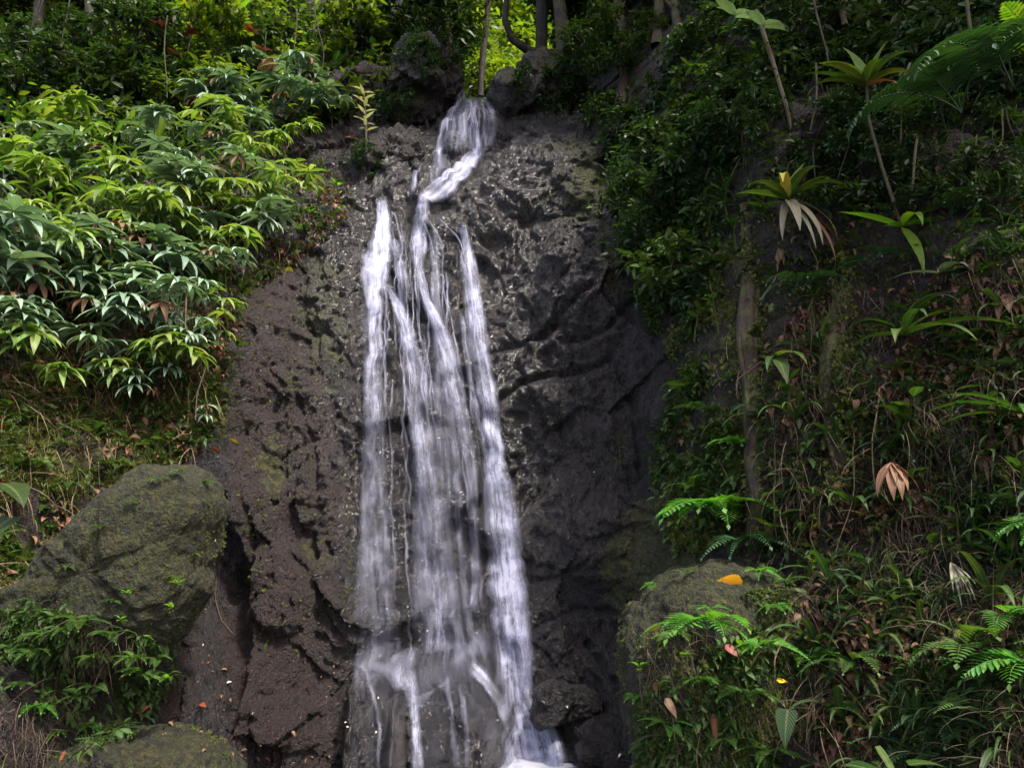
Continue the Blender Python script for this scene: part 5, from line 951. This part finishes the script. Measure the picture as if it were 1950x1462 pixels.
stuff('moss', 'moss tufts clinging to the root columns of the right bank', 'moss', 'olive', T3, None, 0, .012, .035, .1, .6, pts=ROOTP)
for i, (pts, r, lb) in enumerate([([A(1440, 20, 5.6), A(1475, 120, 5.5), A(1495, 200, 5.4), A(1505, 255, 5.4)], .020, 'thin slanting pale trunk at the top of the right bank'), ([A(1545, -30, 5.3), A(1565, 60, 5.3), A(1575, 120, 5.3)], .010, 'thin vine right of the slanting trunk'), ([A(1590, -30, 5.5), A(1610, 50, 5.4)], .035, 'short leaning trunk behind the tall rosette'),
                                  ([A(1840, -20, 4.6), A(1855, 90, 4.5), A(1860, 140, 4.5)], .014, 'grey twisting twig at the top right corner'), ([A(1735, 120, 4.7), A(1712, 160, 4.7), A(1705, 200, 4.7)], .009, 'forked bare twig right of the tall rosette'), ([A(1065, 0, 8.6), A(1078, 60, 8.6), A(1090, 110, 8.5), A(1103, 145, 8.4)], .018, 'pale thin trunk leaning at the top right of the falls'),
                                  ([A(1750, 260, 4.7), A(1738, 330, 4.65), A(1730, 390, 4.6)], .010, 'bare stem beside the long cane'), ([A(1555, 120, 5.3), A(1552, 200, 5.2), A(1545, 250, 5.2)], .008, 'hanging root left of the long cane')]):
    rope('vine', lb, pts, r, r * .7, 'palestem' if i % 2 == 0 else 'bark2', 'vine', wob=.006)
for i in range(26):
    u = rnd.uniform(1330, 1940); v = rnd.uniform(0, 380); p = Vector(P(u, v)) + Vector((0, -rnd.uniform(.1, .3), 0)); d = Vector((rnd.uniform(-.25, .25), 0, -rnd.uniform(.35, .9)))
    rope('hanging_vine', 'thin bare vine hanging on the dark upper right bank', [p, p + d * .5 + Vector((rnd.uniform(-.06, .06), 0, 0)), p + d], .006, .004, rnd.choice(['bark2', 'bark', 'palestem']), 'vine', 'bare vines on the upper right bank', k=5, wob=.01)
for i in range(16):
    u = rnd.uniform(60, 680); v = rnd.uniform(-20, 60); p = A(u, v, rnd.uniform(8.8, 9.8)); d = Vector((rnd.uniform(-.25, .25), 0, -rnd.uniform(.8, 1.7)))
    rope('hanging_vine', 'thin vine hanging among the trees at the top left', [p, p + d * .5 + Vector((rnd.uniform(-.1, .1), 0, 0)), p + d], .010, .006, rnd.choice(['bark2', 'bark', 'palestem']), 'vine', 'vines hanging at the top left', k=5, wob=.015)
rope('hanging_root', 'thin curved root dangling over the brown rock beside the large left boulder', [A(411, 1100, 5.1), A(409, 1140, 5.1), A(420, 1180, 5.1), A(442, 1206, 5.15)], .007, .006, 'twig', 'root', k=5)
rope('hanging_root', 'straight dry stem hanging on the left bank above the lone plant', [A(356, 530, 6.2), A(352, 640, 6.1)], .010, .007, 'straw', 'root', k=5)
rope('hanging_root', 'thin stem holding the tiny drooping sprig', [A(392, 700, 5.9), A(375, 750, 5.85), A(372, 800, 5.8)], .007, .005, 'twig', 'root', k=5)
for i in range(40):
    u = rnd.uniform(1340, 1940); v = rnd.uniform(420, 1250); p = Vector(P(u, v)) + Vector((0, -rnd.uniform(.06, .16), 0)); d = Vector((rnd.uniform(-.2, .2), -.03, -rnd.uniform(.25, .6)))
    rope('hanging_root', 'thin dry root hanging over the litter of the right bank', [p, p + d * .5 + Vector((rnd.uniform(-.07, .07), -.02, 0)), p + d], .0045, .003, rnd.choice(['twig', 'bark2', 'straw']), 'root', 'dry roots hanging on the right bank', k=5, wob=.012)
for i in range(14):
    u = rnd.uniform(1460, 1920); v = rnd.uniform(480, 1300); strapplant('dead_leaf_fan', u, v, [(-1.6 + q, -.9 + rnd.uniform(-.3, .3), rnd.uniform(.10, .2), rnd.uniform(.015, .04), .9, None, 'lance') for q in (-.8, -.3, .1, .6)], 'small dry brown leaf bunch caught on the right bank', 'dead', off=.09, cat='dead leaf')
# pale sapling at the left of the upper falls
e = empty('sapling', A(698, 290, 8.3), 'pale leaved sapling on a thin straight stem left of the upper falls', 'sapling'); b = MB(); b.tube([(0, 0, 0), A(697, 230, 8.3) - e.location, A(693, 175, 8.3) - e.location], .014, .008, 6); link('stem', b.mesh('stem', M['palestem']), e)
for i in range(18):
    t = i / 17; q = (A(697, 250, 8.3) - e.location).lerp(A(692, 172, 8.3) - e.location, t); b = MB(); b.blade(q, i * 2.4, .5, .16, .045, droop=.6, segs=4); link('leaf', b.mesh('leaf', M['palefr']), e)
# white flower spikes
for u, v, Y in [(73, 212, 8.6), (145, 212, 8.8), (118, 205, 8.8)]:
    strapplant('flower_spike', u, v, [(1.5, 1.4, .17 if u == 73 else .09, .045 if u == 73 else .03, .1, 'whitefl', 'lance')] + [(-1.6, 1.1, .2, .04, 1.2, 'mid', 'lance')], {73: 'large white flower spike on the dark left slope', 145: 'small white bloom rightmost on the dark left slope', 118: 'small white bloom right next to the large flower spike'}[u], 'mid', Y=Y, cat='flower')
for u, v, lb in [(355, 5, 'red flower cluster at the top edge'), (305, 52, 'orange red bloom among the sunlit leaves'), (365, 65, 'orange bloom right of the orange red one'), (480, 62, 'reddish bloom near the lime compound leaf'), (335, 105, 'pink bud below the orange blooms'), (495, 95, 'yellow and pink blossom spray at the top')]:
    strapplant('flower_cluster', u, v, [(rnd.uniform(-3, 3), rnd.uniform(-.2, .9), rnd.uniform(.10, .18), .06, .6, rnd.choice(['orange', 'pink', 'red'] if u != 495 else ['ygreen', 'pink']), 'broad') for _ in range(6)], lb, 'orange', Y=9.0, cat='flower')
# ------------------------------------------------------------------ labels that single each repeat out
LM = [(73, 212, 'the white flower spike'), (355, 5, 'the red blooms'), (698, 230, 'the pale sapling'), (270, 650, 'the orange dead leaves'), (365, 660, 'the lone hanging finger plant'), (300, 890, 'the large boulder top'), (30, 960, 'the huge heart shaped leaf'), (800, 150, 'the black overhanging boulder'),
      (1075, 60, 'the ivy clad trunk'), (1485, 150, 'the slanting pale trunk'), (1650, 130, 'the tall rosette'), (1500, 400, 'the hanging grey dead leaves'), (1716, 430, 'the crossed lime green plant'), (1430, 600, 'the root column top'), (1440, 980, 'the root column foot'), (1790, 640, 'the curled orange leaf'), (1697, 900, 'the brown dead leaf claw'),
      (1720, 760, 'the drooping strap plant'), (1360, 985, 'the bright arching fern'), (1385, 1118, 'the bright yellow leaf'), (1810, 1080, 'the pale grey leaf fan'), (1575, 1375, 'the crumpled pink leaf'), (1180, 885, 'the fresh green sprig'), (1910, 200, 'the large ribbed fern'), (1915, 1250, 'the pale lacy fern'),
      (560, 520, 'the lime yellow leaf'), (420, 270, 'the big bluish finger plant'), (200, 390, 'the spreading finger plant'), (60, 490, 'the left edge finger plant'), (455, 60, 'the lime compound leaf'), (440, 850, 'the yellow rock leaf'), (255, 1358, 'the orange overhang leaf'), (77, 1215, 'the pink upright leaf')]
SHORT = [('thin dry root hanging', 'thin dry hanging root'), ('small dry brown leaf bunch', 'dry brown leaf bunch'), ('tiny fern rooted', 'tiny boulder fern'), ('fresh green fern growing', 'fresh green boulder fern'), ('dark small leaved shrub', 'dark small leaved shrub'), ('blue green plant with', 'blue green finger leaved plant'), ('sunlit yellow green shrub', 'sunlit yellow green shrub'), ('shaded small leaved', 'shaded small leaved shrub'), ('low dark shrub', 'low dark shrub'), ('yellow green plant with', 'yellow green finger leaved plant'),
         ('small broad leaved plant on', 'broad leaved plant'), ('dark glossy leaved creeper', 'dark glossy creeper'), ('small green fern among', 'small green fern'), ('small arching strap', 'strap leaved tuft'), ('fresh green cane', 'green cane plant'), ('small leafy plant on the mossy', 'small leafy plant'), ('small fern on the slope', 'small slope fern'),
         ('small fern hanging from', 'hanging fern'), ('light green leafy plant at', 'light green leafy plant'), ('thin bare vine hanging', 'thin bare vine'), ('thin vine hanging among', 'thin forest vine'), ('leafy tree deep', 'deep forest tree'), ('dark leaved tree', 'dark leaved overhanging tree'), ('sunlit yellow green tree glimpsed', 'sunlit forest gap tree'),
         ('sparse finger leaved', 'sparse finger leaved plant'), ('dark fern like', 'dark rock top shrub'), ('bright green broad leaved sapling', 'bright broad leaved sapling'), ('blue green shrub spilling', 'blue green spilling shrub'), ('small seedling growing', 'boulder seedling'), ('pair of oval', 'pair of oval hanging leaves')]
seen = {}
for o in list(COL.objects):
    lb = o.get('label')
    if o.parent or not lb or not (o.get('group') or lb.startswith('small dry brown')): continue
    for k, s in SHORT:
        if lb.startswith(k):
            x, y, z = o.location; u, v = [float(q) for q in proj(x, y, z)]; m = min(LM, key=lambda q: math.hypot(q[0] - u, q[1] - v)); du, dv = u - m[0], v - m[1]
            rel = ('left of' if du < 0 else 'right of') if abs(du) > abs(dv) else ('above' if dv < 0 else 'below')
            if min(abs(du), abs(dv)) > .45 * max(abs(du), abs(dv)): rel = ('above' if dv < 0 else 'below') + ' and ' + ('left of' if du < 0 else 'right of')
            seen.setdefault((s, rel, m[2]), []).append((math.hypot(du, dv), o)); break
for (s, rel, m), L in seen.items():
    L.sort(key=lambda q: q[0])
    for i, (d, o) in enumerate(L): o['label'] = ' '.join((s + ' ' + ((['closely ', 'a little farther ', 'farther still ', 'fourth nearest ', 'fifth nearest ', 'sixth nearest ', 'seventh nearest ', 'eighth nearest ', 'ninth nearest '] + ['far '] * 40)[i] if len(L) > 1 else '') + rel + ' ' + m).split()[:16])
print('objects', len(bpy.data.objects), 'tris', sum(len(m.polygons) for m in bpy.data.meshes) * 2)
